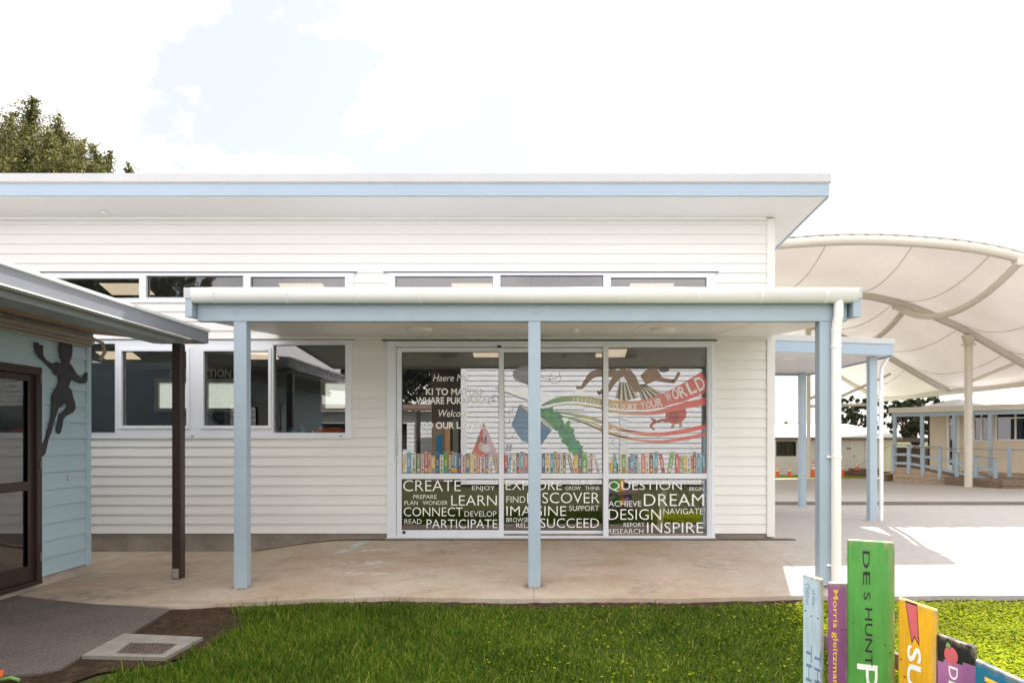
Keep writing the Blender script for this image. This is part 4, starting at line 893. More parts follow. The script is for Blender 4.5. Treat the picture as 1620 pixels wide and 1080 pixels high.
# cut-out figure on the annex wall (plain leaping child)
pz = [(300, 285), (245, 268), (222, 288), (200, 275), (165, 255), (138, 215), (136, 180), (138, 132), (122, 130), (113, 160), (98, 112), (72, 108), (66, 140), (80, 190), (110, 235), (165, 285), (215, 335), (235, 370), (268, 378), (270, 430), (250, 480), (215, 540), (208, 590), (215, 640), (195, 760), (160, 890), (130, 950), (115, 1010), (118, 1040), (140, 1035), (160, 1000), (180, 900), (205, 840), (225, 760), (265, 640), (290, 632), (312, 600), (345, 630), (310, 670), (275, 690), (262, 750), (248, 820), (262, 855), (280, 845), (295, 790), (300, 740), (320, 710), (380, 680), (400, 650), (398, 600), (380, 550), (370, 500), (345, 470), (360, 430), (368, 400), (400, 425), (440, 443), (475, 442), (498, 425), (500, 360), (488, 350), (475, 370), (468, 400), (445, 400), (415, 372), (390, 330), (365, 290), (350, 275), (368, 235), (378, 180), (372, 125), (350, 92), (318, 84), (290, 100), (274, 140), (272, 180), (282, 225), (300, 255)]
m_ = MB(); pts = []
for a, b in pz:
    x, y = 40+a/5.14, 520+b/5.14; Xp = AX+.03; Y = Xp*F/(x-CX); pts.append((Xp, Y, EYE-(y-HY)*Y/F))
m_.prism(pts, (.014, 0, 0)); o = m_.build('wall_cutout', 'cutout_grey', None, .002); tag(o, 'dark grey cut-out of a leaping child on pale blue wall', 'wall art')
# drain with grate
t_ = thing('stormwater_drain', 'pale concrete drain surround with rusty grate between path and lawn', 'drain', (-2.9, 5.5, -.16))
zz = -.158
def gp(x, y): Y = (EYE-zz)*F/(y-HY); return ((x-CX)*Y/F, Y)
A, B, C_, D_ = gp(196, 1001), gp(321, 1007), gp(261, 1039), gp(129, 1036)
a, b, c_, d = gp(205, 1016), gp(281, 1018), gp(255, 1034), gp(183, 1032)
m_ = MB(); O = [A, B, C_, D_]; I = [a, b, c_, d]
tv = [(*p, zz) for p in O]+[(*p, zz) for p in I]+[(*p, zz-.1) for p in O]+[(*p, zz-.05) for p in I]
m_.add(tv, [(i, i+4, (i+1) % 4+4, (i+1) % 4) for i in range(4)]+[(i, (i+1) % 4, (i+1) % 4+8, i+8) for i in range(4)]+[(i+4, i+12, (i+1) % 4+12, (i+1) % 4+4) for i in range(4)])
o = m_.build('surround', 'slab_grey', t_)
m_ = MB(); m_.add([(*p, zz-.045) for p in I], [(3, 2, 1, 0)]); m_.build('pit', 'black_rubber', t_)
m_ = MB(); va, vb, vc, vd = [Vector((*p, zz-.004)) for p in I]
for k in range(13):
    u = (k+.5)/13; m_.bar(va.lerp(vb, u), vd.lerp(vc, u), .013, .012)
for u in (.0, .33, .66, 1): m_.bar(va.lerp(vd, u)-Vector((0, 0, .004)), vb.lerp(vc, u)-Vector((0, 0, .004)), .012, .02)
m_.build('grate', 'iron', t_)
# toy scraps bottom left
m_ = MB(); m_.tube([P(-8, 1076, 4.75), P(18, 1071, 4.72), P(30, 1075, 4.70)], .012, 8); tag(m_.build('hose_end', 'ink_green'), 'short piece of green hose lying on the soil', 'hose')
m_ = MB(); m_.prism([P(-4, 1063, 4.75), P(6, 1060, 4.75), P(4, 1070, 4.7), P(-6, 1072, 4.7)], (0, 0, .01)); tag(m_.build('plastic_scrap', 'orange_seat'), 'small orange plastic scrap at the path corner', 'scrap')
# ------------------------------------------------------------------ painted book planks
BF = thing('plank_rail', 'weathered timber rail joining the painted book planks', 'rail', (2.0, 3.8, 0))
m_ = MB()
for z in (-.1, .22): m_.bar((1.78, 4.38, z), (2.6, 3.2, z), .045, .09)
m_.build('rail', 'timber_dark', BF, .004)
def plank(name, label, x0, x1, yl, yr, Y0, th, mat, marks=None, thick=.045, bev=.006, split=None):
    kl, kr = (x0-CX)/F, (x1-CX)/F; c_, s_ = math.cos(R(th)), math.sin(R(th))
    w = (kr-kl)*Y0/(c_+kr*s_); Yr = Y0-w*s_
    zl, zr = EYE-(yl-HY)*Y0/F, EYE-(yr-HY)*Yr/F; zb0 = -.22
    t_ = bpy.data.objects.new(name, None); COL.objects.link(t_); t_.location = (kl*Y0, Y0, zb0); t_.rotation_euler = (0, 0, -R(th)); tag(t_, label, 'painted plank', 'painted book-spine planks')
    hl, hr = zl-zb0, zr-zb0
    nx, nz = 6, 40; vs, fs = [], []
    for j in range(nz+1):
        for i in range(nx+1):
            u = i/nx; h = (hl+(hr-hl)*u)*j/nz; vs.append((w*u, 0, h))
    fn = len(vs)
    for j in range(nz):
        for i in range(nx): fs.append((j*(nx+1)+i, j*(nx+1)+i+1, (j+1)*(nx+1)+i+1, (j+1)*(nx+1)+i))
    vs2 = [(x, thick, z) for x, y, z in vs]; b = len(vs); fs2 = [tuple(b+k for k in f[::-1]) for f in fs]
    sd = []
    for j in range(nz):
        l0, l1, r0, r1 = j*(nx+1), (j+1)*(nx+1), j*(nx+1)+nx, (j+1)*(nx+1)+nx
        sd += [(l0, l1, l1+b, l0+b), (r0, r0+b, r1+b, r1)]
    for i in range(nx): tpi = nz*(nx+1)+i; sd += [(tpi, tpi+1, tpi+1+b, tpi+b), (i, i+b, i+1+b, i+1)]
    me = bpy.data.meshes.new('board'); me.from_pydata(vs+vs2, [], fs+fs2+sd); me.materials.append(MATS[mat]); me.materials.append(MATS['plank_black'])
    if split:
        for pl in me.polygons:
            cz_ = sum(me.vertices[k].co.z for k in pl.vertices)/len(pl.vertices)
            if cz_ > hl-split: pl.material_index = 1
    at = me.attributes.new('wear', 'FLOAT', 'POINT')
    vals = []
    for x, y, z in vs+vs2:
        h = hl+(hr-hl)*x/w; e = max(0, 1-(w-x)/(.16*w+1e-6))*.9; vals.append(min(1.0, e+(.95 if h-z < .004 else 0)+(.25 if h-z < .03 else 0)))
    at.data.foreach_set('value', vals); me.update()
    bo = bpy.data.objects.new('board', me); COL.objects.link(bo); bo.parent = t_
    md = bo.modifiers.new('b', 'BEVEL'); md.width = bev; md.segments = 2; md.limit_method = 'ANGLE'; md.angle_limit = R(50)
    if marks:
        def pt(u, d, off=-.0015): return (w*u, off, (hl+(hr-hl)*u)-d)
        for j, (kind, mt, args) in enumerate(marks):
            g = MB()
            if kind == 'text':   # reads downwards: list of (string, u_left, u_right, d_top, d_bottom, bold)
                for (s_, u0, u1, d0, d1, bo_) in args: g.text(s_, lambda a, b_: pt(u0+(u1-u0)*b_, d0+(d1-d0)*a), bo_)
            elif kind == 'poly':
                g.add([pt(u, d, -.0012) for u, d in args], [tuple(range(len(args)))])
            elif kind == 'screws':
                for u, d in args: cpt = pt(u, d); g.tube([(cpt[0], .001, cpt[2]), (cpt[0], -.002, cpt[2])], .005, 8)
            me2 = bpy.data.meshes.new('m'); me2.from_pydata(g.v, [], g.f); me2.materials.append(MATS[mt]); 
            oo = bpy.data.objects.new({'text': 'lettering', 'poly': 'painted_mark', 'screws': 'screw_heads'}[kind], me2); me2.name = oo.name; COL.objects.link(oo); oo.parent = t_
    return t_
def circ(u, d, ru, rd, n=18): return [(u+ru*math.cos(-a), d+rd*math.sin(-a)) for a in [2*math.pi*i/n for i in range(n)]]
plank('book_plank', 'pale blue plank with faint handwriting beside the purple plank', 1270, 1300, 907, 917, 4.2, 38, 'plank_pale',
      [('text', 'ink_blue', [('THE', .62, .95, .44, .72, 0), ('THIS', .18, .48, .42, .78, 0), ('Children', .15, .38, .05, .18, 0), ('of the', .5, .66, .07, .17, 0)]), ('screws', 'screw_rust', [(.15, .22), (.45, .24), (.8, .24), (.8, .62)])])
plank('book_plank', 'narrow purple plank with yellow handwritten name', 1310, 1341, 921, 922, 4.0, 25, 'plank_purple',
      [('text', 'ink_yellow', [('Morris gleitzman', .18, .52, .04, .60, .012)]), ('screws', 'screw_rust', [(.7, .27)])])
plank('book_plank', 'tallest plank, bright green with black capital lettering', 1342, 1416, 853, 858, 3.9, 16, 'plank_green',
      [('text', 'ink_black', [('D', .31, .46, .058, .155, .004), ('E', .32, .47, .175, .25, .004), ('S', .33, .48, .29, .335, .004), ('HUNT', .36, .52, .38, .71, .004)]), ('text', 'ink_white', [('PI', .19, .63, .70, .90, .0)]), ('screws', 'screw_rust', [(.11, .47), (.79, .58), (.9, .62)])], bev=.008)
plank('book_plank', 'orange plank with pink bookmark and white letters', 1421, 1482, 945, 965, 3.75, 40, 'plank_orange',
      [('poly', 'ink_black', [(.185, .0), (.36, .225), (.43, .185), (.56, .225), (.50, .0)]), ('text', 'ink_white', [('SUN', .24, .60, .235, .62, .02)]), ('screws', 'screw_rust', [(.08, .33), (.17, .42), (.24, .5), (.7, .5)])], bev=.008)
tp = [o for o in bpy.data.objects if o.name.startswith('book_plank')][-1]
plank('book_plank', 'plum plank with black top and painted red apple', 1483, 1544, 1003, 1024, 3.62, 40, 'plank_plum',
      [('poly', 'ink_pink', circ(.36, .085, .18, .046)), ('poly', 'ink_green', [(.26, .02), (.22, .045), (.3, .055), (.36, .05), (.34, .03)]), ('text', 'ink_white', [('DEAR', .30, .54, .14, .40, .01)]), ('screws', 'screw_rust', [(.12, .3)])], split=.13)
plank('book_plank', 'teal blue plank at the low end of the row', 1543, 1640, 1043, 1088, 3.4, 42, 'plank_blue',
      [('text', 'ink_yellow', [('KA', .16, .42, .06, .26, .02)])])
# pink bookmark infill on the orange plank
for o in list(bpy.data.objects):
    if o.get('label', '').startswith('orange plank'):
        src = [c for c in o.children if c.name.startswith('painted_mark')][0]
        me2 = src.data.copy(); cx_ = np.mean([v.co[:] for v in me2.vertices], axis=0)
        for v in me2.vertices: v.co = Vector(cx_)+(v.co-Vector(cx_))*.88+Vector((0, -.0008, .004))
        me2.materials.clear(); me2.materials.append(MATS['ink_pink']); n2 = bpy.data.objects.new('painted_mark', me2); COL.objects.link(n2); n2.parent = o
# ------------------------------------------------------------------ far side: hut, cones, step
sh = thing('garden_hut', 'low white weatherboard hut with pale iron roof beyond the yard', 'hut', (12, 33, -.3))
HY_ = 33.0
def hx(x): return (x-CX)*HY_/F
def hz(y): return EYE-(y-HY)*HY_/F
wn = (hx(1228), hx(1259), hz(721), hz(698)); dn = (hx(1348), hx(1369), -.3, hz(697.5)); HW = (9.5, 17.5, -.3, 1.5)
m_ = MB(); rg = minus(HW, [wn, dn]); courses(m_, rg, -.3, .17, .02, lambda x, p, z: (x, HY_-p, z))
for r_ in rg: m_.box(r_[0], r_[1], HY_+.003, HY_+.08, r_[2], r_[3])
m_.box(9.5, 9.58, HY_+.09, 38, -.3, 1.5); m_.box(17.4, 17.5, HY_+.09, 38, -.3, 1.5); m_.build('wall', 'hut_wall', sh)
m_ = MB(); m_.hexa([(9.2, 32.7, 1.49), (17.8, 32.7, 1.49), (17.8, 38.4, 2.2), (9.2, 38.4, 2.2), (9.2, 32.7, 1.53), (17.8, 32.7, 1.53), (17.8, 38.4, 2.25), (9.2, 38.4, 2.25)])
for k in range(58): x = 9.2+k*.15; m_.hexa([(x, 32.7, 1.531), (x+.04, 32.7, 1.531), (x+.04, 38.4, 2.251), (x, 38.4, 2.251), (x, 32.7, 1.55), (x+.04, 32.7, 1.55), (x+.04, 38.4, 2.27), (x, 38.4, 2.27)])
m_.build('roof', 'roof_white', sh); m_ = MB(); m_.box(9.2, 17.8, 32.66, 32.7, 1.38, 1.5); m_.build('fascia', 'timber_dark', sh)
m_ = MB(); x0, x1, z0, z1 = wn
for r_ in minus(wn, [(x0+.05, (x0+x1)/2-.02, z0+.05, z1-.05), ((x0+x1)/2+.02, x1-.05, z0+.05, z1-.05)]): m_.box(r_[0], r_[1], HY_-.04, HY_+.05, r_[2], r_[3])
w = m_.build('window', 'dark_brown', sh); m_ = MB(); m_.quad((x0, HY_+.02, z0), (x1, HY_+.02, z0), (x1, HY_+.02, z1), (x0, HY_+.02, z1)); m_.build('pane', 'glass_dark', w)
m_ = MB(); m_.box(dn[0], dn[1], HY_, HY_+.05, dn[2]+.1, dn[3]); d_ = m_.build('door', 'hut_wall', sh); m_ = MB(); m_.tube([(dn[0]+.08, HY_-.05, .6), (dn[0]+.08, HY_, .6)], .03, 8); m_.build('handle', 'iron', d_)
m_ = MB(); m_.box(dn[0]-.04, dn[0], HY_-.04, HY_, -.2, dn[3]+.04); m_.box(dn[1], dn[1]+.04, HY_-.04, HY_, -.2, dn[3]+.04); m_.box(dn[0], dn[1], HY_-.04, HY_, dn[3], dn[3]+.04); m_.build('door_trim', 'white_trim', d_)
m_ = MB(); m_.box(hx(1339), hx(1345), HY_-.05, HY_-.02, hz(710), hz(708)); m_.build('sign', 'dark_brown', sh)
m_ = MB(); m_.box(9.6, 17.35, HY_+.6, HY_+.65, -.3, 1.5); m_.build('lining', 'dark_brown', sh)
st = thing('timber_step', 'stacked timber step under the hut door', 'step', (hx(1356), 31.6, -.3)); m_ = MB()
for k, (w_, d_) in enumerate(((1.1, .8), (.95, .6), (.8, .4))): m_.box(hx(1356)-w_+.1*k, hx(1356)+w_-.1*k, 31.3+k*.25, 32.6, -.3+k*.12, -.3+k*.12+.1)
m_.build('tread', 'timber_dark', st)
def cone(x, Y, z, h, label):
    t_ = bpy.data.objects.new('traffic_cone', None); COL.objects.link(t_); t_.location = (x, Y, z); t_.scale = (h/.7,)*3; tag(t_, label, 'traffic cone', 'traffic cones before the hut')
    if not hasattr(cone, 'ms'):
        cone.ms = []
        def lathe(pf):
            g = MB(); g.smooth = True; n_ = 20
            vs = [(r_*math.cos(2*math.pi*a/n_), r_*math.sin(2*math.pi*a/n_), z_) for r_, z_ in pf for a in range(n_)]
            g.add(vs, [(i*n_+a, i*n_+(a+1) % n_, (i+1)*n_+(a+1) % n_, (i+1)*n_+a) for i in range(len(pf)-1) for a in range(n_)]); return g
        rr = lambda z_: .145-(.145-.03)*(z_-.04)/.66
        for nm, mt, g in (('body', 'cone_orange', lathe([(rr(.04), .04), (rr(.7), .7), (0, .7)])), ('reflective_band', 'cone_white', lathe([(rr(.33)+.003, .33), (rr(.46)+.003, .46)])), ('reflective_band', 'cone_white', lathe([(rr(.52)+.003, .52), (rr(.6)+.003, .6)])), ('base', 'cone_orange', MB().box(-.19, .19, -.19, .19, 0, .04))):
            me = bpy.data.meshes.new(nm); me.from_pydata(g.v, [], g.f); me.polygons.foreach_set('use_smooth', g.sm); me.materials.append(MATS[mt]); cone.ms.append((nm, me))
    for nm, me in cone.ms: c_ = bpy.data.objects.new(nm, me); COL.objects.link(c_); c_.parent = t_
for x, yb, h, lb in ((1230, 753, .5, 'orange traffic cone below the hut window, nearest the library corner'), (1249, 753, .5, 'orange traffic cone below the right side of the hut window'), (1287, 753, .68, 'orange traffic cone between the two blue posts'), (1331, 753, .70, 'tall orange traffic cone just beside the white downpipe'), (1356, 744, .45, 'orange traffic cone on the timber step at the hut door')):
    Y = 31.9 if yb == 753 else 31.9; cone((x-CX)*Y/F, Y, -.3 if yb == 753 else -.03, h, lb)
# ------------------------------------------------------------------ classroom with ramp (far right)
A0 = Vector((14.67, 27.8, 0)); U = Vector((.621, -.783, 0)); NB = Vector((.783, .621, 0))
def hit(x, b, y=None):
    k = (x-CX)/F; # A0.x+U.x a+NB.x b = k (A0.y+U.y a+NB.y b)
    a = (k*(A0.y+NB.y*b)-A0.x-NB.x*b)/(U.x-k*U.y); Y = A0.y+U.y*a+NB.y*b
    return a if y is None else (a, EYE-(y-HY)*Y/F)
def W3(a, b, z): v = A0+U*a+NB*b; return (v.x, v.y, z)
def wbox(m_, a0, a1, b0, b1, z0, z1): return m_.hexa([W3(a0, b0, z0), W3(a1, b0, z0), W3(a1, b1, z0), W3(a0, b1, z0), W3(a0, b0, z1), W3(a1, b0, z1), W3(a1, b1, z1), W3(a0, b1, z1)])
cls = thing('classroom_building', 'cream classroom block with blue posted verandah and white roof', 'building', (18, 28, -.3))
WB = 3.2
def wr(x0, x1, y0, y1): a0, z1 = hit(x0, WB, y0); a1, z0 = hit(x1, WB, y1); return (a0, a1, z0, z1)
al = hit(1471, WB); ar = al+14; FLZ = .10; WT = 2.75
wins = [wr(1540, 1566, 648, 698), wr(1575, 1640, 646, 697)]; a2 = wins[-1][1]+.3; wins.append((a2, a2+2.0, wins[1][2], wins[1][3])); dor = wr(1498, 1518, 652, 731); dor = (dor[0], dor[1], FLZ, dor[3])
m_ = MB()
for r_ in minus((al, ar, -.3, WT), wins+[dor]): wbox(m_, r_[0], r_[1], WB, WB+.12, r_[2], r_[3])
wbox(m_, al, al+.1, WB+.13, WB+7, -.3, WT); wbox(m_, al, ar, WB+6.9, WB+7, -.3, WT); m_.build('wall', 'classroom_wall', cls)
for r_ in wins:
    m_ = MB(); x0, x1, z0, z1 = r_; zm = z1-(z1-z0)*.30; xm = (x0+x1)/2; f_ = .06
    for s_ in minus(r_, [(x0+f_, xm-f_/2, z0+f_, zm-f_/2), (xm+f_/2, x1-f_, z0+f_, zm-f_/2), (x0+f_, xm-f_/2, zm+f_/2, z1-f_), (xm+f_/2, x1-f_, zm+f_/2, z1-f_)]): wbox(m_, s_[0], s_[1], WB-.04, WB+.05, s_[2], s_[3])
    w = m_.build('window', 'white_trim', cls); m_ = MB(); m_.quad(W3(x0, WB+.02, z0), W3(x1, WB+.02, z0), W3(x1, WB+.02, z1), W3(x0, WB+.02, z1)); m_.build('pane', 'glass_dark', w)
    m_ = MB(); m_.quad(W3(x0, WB+.25, z0), W3(x1, WB+.25, z0), W3(x1, WB+.25, zm), W3(x0, WB+.25, zm)); m_.build('blind', 'cutout_grey', w)
m_ = MB(); x0, x1, z0, z1 = dor
for s_ in minus(dor, [(x0+.1, x1-.1, FLZ+.25, z1-.55), (x0+.1, x1-.1, z1-.45, z1-.06)]): wbox(m_, s_[0], s_[1], WB-.03, WB+.05, s_[2], s_[3])
d_ = m_.build('door', 'white_trim', cls); m_ = MB(); m_.quad(W3(x0, WB+.02, z0), W3(x1, WB+.02, z0), W3(x1, WB+.02, z1), W3(x0, WB+.02, z1)); m_.build('pane', 'glass_dark', d_)
m_ = MB(); wbox(m_, al-.2, ar, WB+.3, WB+.4, -.3, WT); m_.build('lining', 'dark_brown', cls)
# verandah of classroom
VB = 1.2; bt_, zt1 = hit(1412, VB, 650); 
aL = hit(1411, VB)
m_ = MB(); wbox(m_, aL, ar, VB, VB+.08, 2.38, 2.56); m_.build('beam', 'blue_paint', cls)
m_ = MB(); wbox(m_, aL-.1, ar, VB-.09, VB-.01, 2.54, 2.76); m_.hexa([W3(aL-.1, VB-.01, 2.62), W3(ar, VB-.01, 2.62), W3(ar, WB, 2.72), W3(aL-.1, WB, 2.72), W3(aL-.1, VB-.01, 2.66), W3(ar, VB-.01, 2.66), W3(ar, WB, 2.76), W3(aL-.1, WB, 2.76)]); m_.build('gutter', 'steel_cream', cls)
for x in (1414.5, 1458, 1509, 1566):
    a = hit(x, VB); m_ = MB(); wbox(m_, a-.06, a+.06, VB+.0, VB+.12, FLZ-.2, 2.38); m_.build('post', 'blue_paint', cls)
m_ = MB(); wbox(m_, aL-.05, ar, VB-.05, WB, FLZ-.08, FLZ); wbox(m_, aL, ar, VB, VB+.05, -.3, FLZ-.081); m_.build('deck', 'timber', cls)
m_ = MB(); rb = WB+3.4
e0 = al-.3
m_.add([W3(e0, WB-.6, 2.80), W3(ar, WB-.6, 2.80), W3(ar, rb, 3.95), W3(e0+3.6, rb, 3.95), W3(e0, WB+7.2, 2.80), W3(ar, WB+7.2, 2.8)], [(0, 1, 2, 3), (0, 3, 4), (4, 3, 2, 5)])
o = m_.build('roof', 'roof_white', cls); md = o.modifiers.new('s', 'SOLIDIFY'); md.thickness = .08; md.offset = -1
rp = thing('access_ramp', 'timber access ramp with pale blue rails and thin metal handrail', 'ramp', (15.5, 26.5, -.3))
def rampz(x): return np.interp(x, [1410, 1438, 1575, 1600], [0, 1, 2, 3])
PXS = [(1413, 704, 738), (1438, 704, 739), (1460, 707, 743), (1487, 706, 748), (1514, 716, 754), (1544, 721, 760), (1575, 725, 767)]
tops = []; bots = []
for x, yt, yb in PXS:
    a, zt = hit(x, 0, yt); _, z0 = hit(x, 0, yb); tops.append((a, zt)); bots.append((a, z0))
    m_ = MB(); wbox(m_, a-.06, a+.06, -.06, .06, z0-.25, zt); m_.build('post', 'blue_paint', rp)
m_ = MB()
for (a, zt, z0), (a2, zt2, z02) in zip([(t_[0], t_[1], b_[1]) for t_, b_ in zip(tops, bots)], [(t_[0], t_[1], b_[1]) for t_, b_ in zip(tops, bots)][1:]):
    for f0 in (.12, .52):
        za, zc = z0+(zt-z0)*f0, z02+(zt2-z02)*f0
        m_.hexa([W3(a, -.02, za), W3(a2, -.02, zc), W3(a2, .03, zc), W3(a, .03, za), W3(a, -.02, za+.1), W3(a2, -.02, zc+.1), W3(a2, .03, zc+.1), W3(a, .03, za+.1)])
m_.build('rail', 'blue_paint', rp)
m_ = MB(); m_.tube([W3(a, -.1, zt+.02) for a, zt in tops], .022, 8); m_.tube([W3(tops[0][0]-.1, -.1, tops[0][1]), W3(tops[0][0]-1.6, -.1, tops[0][1]-1.0)], .025, 8)
m_.tube([W3(-.3, 1.0, FLZ+1), W3(8, 1.0, FLZ+.92), W3(12, 1.0, FLZ+.9)], .02, 8); m_.build('handrail', 'rail_metal', rp)
m_ = MB()
for k in range(3):
    pa = []
    for (a, z0) in bots: pa.append((a, z0-.02))
    for (a, z0), (a2, z02) in zip(pa, pa[1:]):
        h0, h1 = z0+.33, z02+.33
        t0, t1 = z0-k*h0/3*1.0, z02-k*h1/3; b0, b1 = z0-(k+1)*h0/3+.012, z02-(k+1)*h1/3+.012
        if t1-b1 > .01 or t0-b0 > .01: m_.hexa([W3(a, -.02, b0), W3(a2, -.02, min(b1, t1-.001)), W3(a2, .02, min(b1, t1-.001)), W3(a, .02, b0), W3(a, -.02, t0), W3(a2, -.02, t1), W3(a2, .02, t1), W3(a, .02, t0)])
m_.build('skirt_board', 'timber', rp)
m_ = MB()
for (a, z0), (a2, z02) in zip(bots, bots[1:]): m_.hexa([W3(a, .03, -.4), W3(a2, .03, -.4), W3(a2, 1.1, -.4), W3(a, 1.1, -.4), W3(a, .03, z0-.03), W3(a2, .03, z02-.03), W3(a2, 1.1, z02-.03), W3(a, 1.1, z0-.03)])
m_.build('ramp_deck', 'timber_dark', rp)
m_ = MB()
for k in range(4): wbox(m_, -.35-.3*k-.3, -.35-.3*k, .1, 1.3, -.4, FLZ-.12-.14*k)
m_.build('stair', 'timber', rp)
# second ramp leg rail toward viewer
for x, yt, yb in ((1597, 707, 746),):
    a, zt = hit(x, 0.7, yt); _, z0 = hit(x, .7, yb); m_ = MB(); wbox(m_, a-.06, a+.06, .64, .76, z0-.2, zt); m_.build('post', 'blue_paint', rp)
sw = thing('timber_retaining_wall', 'low stacked sleeper wall by the ramp end', 'retaining wall', (16.5, 22.5, -.3)); m_ = MB()
for k in range(2): q0 = P(1579, 770, 23.0); m_.box(q0.x+.03*k, q0.x+6, 22.8, 23.0, -.32+k*.20, -.32+k*.20+.185)
m_.box(15.75, 22, 23.0, 26, -.32, .02); m_.build('sleeper', 'timber_dark', sw)
# dark carport and fence behind
cp = thing('carport', 'dark low shelter behind the blue railings under the tree', 'shelter', (21, 40, -.3)); m_ = MB()
m_.box(17.8, 26, 38, 44, 1.25, 1.5); m_.build('roof', 'dark_brown', cp)
for x in (18, 20.2, 22.5, 24.9): m_ = MB(); m_.box(x, x+.15, 38.1, 38.25, -.4, 1.25); m_.build('post', 'dark_brown', cp)
m_ = MB(); m_.box(17.8, 26, 43.8, 44, -.4, .9); m_.build('back_panel', 'timber_dark', cp)
t_ = thing('yellow_barrier', 'yellow and blue play crate under the dark shelter', 'crate', (19, 37, -.3)); m_ = MB(); m_.box(18.6, 19.6, 37, 37.5, -.3, .05); m_.build('body', 'plank_blue', t_, .03); m_ = MB(); m_.box(18.55, 19.65, 36.95, 37.55, .05, .12); m_.build('lid', 'yellow_rail', t_, .02)
# ------------------------------------------------------------------ trees
def tree(name, label, base, h, clumps, leaf_r, mat, nsprig, nleaf, group=None, lean=.6, trunk_r=.25, sl=.9, pts=None):
    t_ = thing(name, label, 'tree', base, group); bx, by, bz = base
    m_ = MB(); n_ = 9; top_ = Vector((clumps[0][0], clumps[0][1], clumps[0][2]))
    b0 = Vector(base); m_.tube([b0, b0.lerp(top_, .35)+Vector((.15, 0, 0)), b0.lerp(top_, .7)+Vector((-.1, .1, 0)), top_], trunk_r, 8, r2=.05)
    for c in clumps[1:]:
        s_ = b0.lerp(top_, random.uniform(.3, .6)); e_ = Vector(c[:3]); mid = s_.lerp(e_, .5)+Vector((random.uniform(-.3, .3), random.uniform(-.3, .3), .3)); m_.tube([s_, mid, e_], trunk_r*.45, 6, r2=.03)
    m_.build('trunk', 'bark', t_)
    V = []
    if pts is not None: V = [pts]
    for (cx, cy, czz, rx, ry, rz_) in ([] if pts is not None else clumps):
        wgt = (rx*ry*rz_)**(2/3)
        ns = max(6, int(nsprig*wgt))
        for _ in range(ns):
            d = rng.normal(size=3); d /= np.linalg.norm(d); rr = rng.uniform(.55, 1.0)
            p = np.array([cx, cy, czz])+d*np.array([rx, ry, rz_])*rr
            dr = d*np.array([1, 1, .6])+np.array([0, 0, lean])+rng.normal(size=3)*.25; dr /= np.linalg.norm(dr)
            ln = sl*rng.uniform(.5, 1.2)*min(rx, rz_)*.6
            k = int(nleaf*rng.uniform(.6, 1.3)); u = rng.random(k)**.8
            c0 = p+np.outer(u, dr)*ln+rng.normal(size=(k, 3))*(ln*.22*(1-.75*u))[:, None]
            V.append(c0)
    C = np.concatenate(V); n = len(C)
    a = rng.normal(size=(n, 3)); a /= np.linalg.norm(a, axis=1)[:, None]; b = np.cross(a, rng.normal(size=(n, 3))); b /= np.linalg.norm(b, axis=1)[:, None]
    r_ = leaf_r*rng.uniform(.6, 1.4, n)[:, None]
    vs = np.stack([C+a*r_, C+b*r_*.5, C-a*r_, C-b*r_*.5], 1)-np.array(base)
    me = bpy.data.meshes.new('crown'); me.vertices.add(n*4); me.vertices.foreach_set('co', vs.ravel()); me.loops.add(n*4); me.loops.foreach_set('vertex_index', np.arange(n*4)); me.polygons.add(n); me.polygons.foreach_set('loop_start', np.arange(n)*4)
    me.update(calc_edges=True); me.materials.append(MATS[mat]); o = bpy.data.objects.new('crown', me); COL.objects.link(o); o.parent = t_
    return t_
TY = 26.0
def tc(x, y, rx, ry, dY=0): p = P(x, y, TY+dY); return (p.x, p.y, p.z, rx, 1.6, ry)
def plumes():
    V = []; tips = []
    for (x, yt, wd, dy) in ((45, 150, 62, 0), (15, 180, 60, .8), (98, 180, 60, -.6), (70, 205, 60, -1.8), (128, 222, 40, .4), (-15, 175, 70, 1.2), (150, 228, 36, -.3), (172, 240, 32, .2), (196, 256, 26, -.3), (40, 225, 80, -2.6), (110, 235, 70, -2.2), (-50, 195, 90, 0), (150, 258, 60, -2)):
        tp_ = P(x, yt, TY+dy); H = 7.5; W_ = wd/41.5; tips.append(tp_); base = np.array([tp_.x*.93-1.0, tp_.y, tp_.z-H]); top_ = np.array(tp_)
        nb = 330
        u = rng.random(nb)**.7*.62   # share of the way down from the tip
        for q_ in u:
            c0 = top_+(base-top_)*q_; az_ = rng.uniform(0, 6.283); ln = (.14+W_*1.15*min(1, q_*2.1))*rng.uniform(.25, 1.35); c0 = c0+np.array([.16*math.sin(q_*14+x), 0, 0])
            d = np.array([math.cos(az_), math.sin(az_), .5+.9*rng.random()]); d /= np.linalg.norm(d)
            k = int(26+ln*34); v_ = rng.random(k)
            V.append(c0+np.outer(v_*ln, d)+rng.normal(size=(k, 3))*(.035+.085*np.sin(v_*2.6))[:, None]*min(1, .5+q_*3))
    return np.concatenate(V), tips
pl_, tips_ = plumes()
tree('evergreen_tree', 'tall olive green evergreen tree rising behind the library roof', (-19.5, 26, -.3), 14,
     [(*(t_-Vector((0, 0, .6))), .5, .5, .5) for t_ in tips_], .042, 'leaf_olive', 0, 0, pts=pl_)
def tree_px(name, label, Y, trunk_px, cl, leaf_r, mat, nsp=30, nl=40, lean=.3):
    b = P(trunk_px, 0, Y); tree(name, label, (b.x, Y, -.4), 8, [(P(x, y, Y).x, Y+dy, P(x, y, Y).z, rx*Y/F, rx*Y/F*.8, ry*Y/F) for x, y, rx, ry, dy in cl], leaf_r, mat, nsp, nl, 'trees beyond the yard', lean, .22)
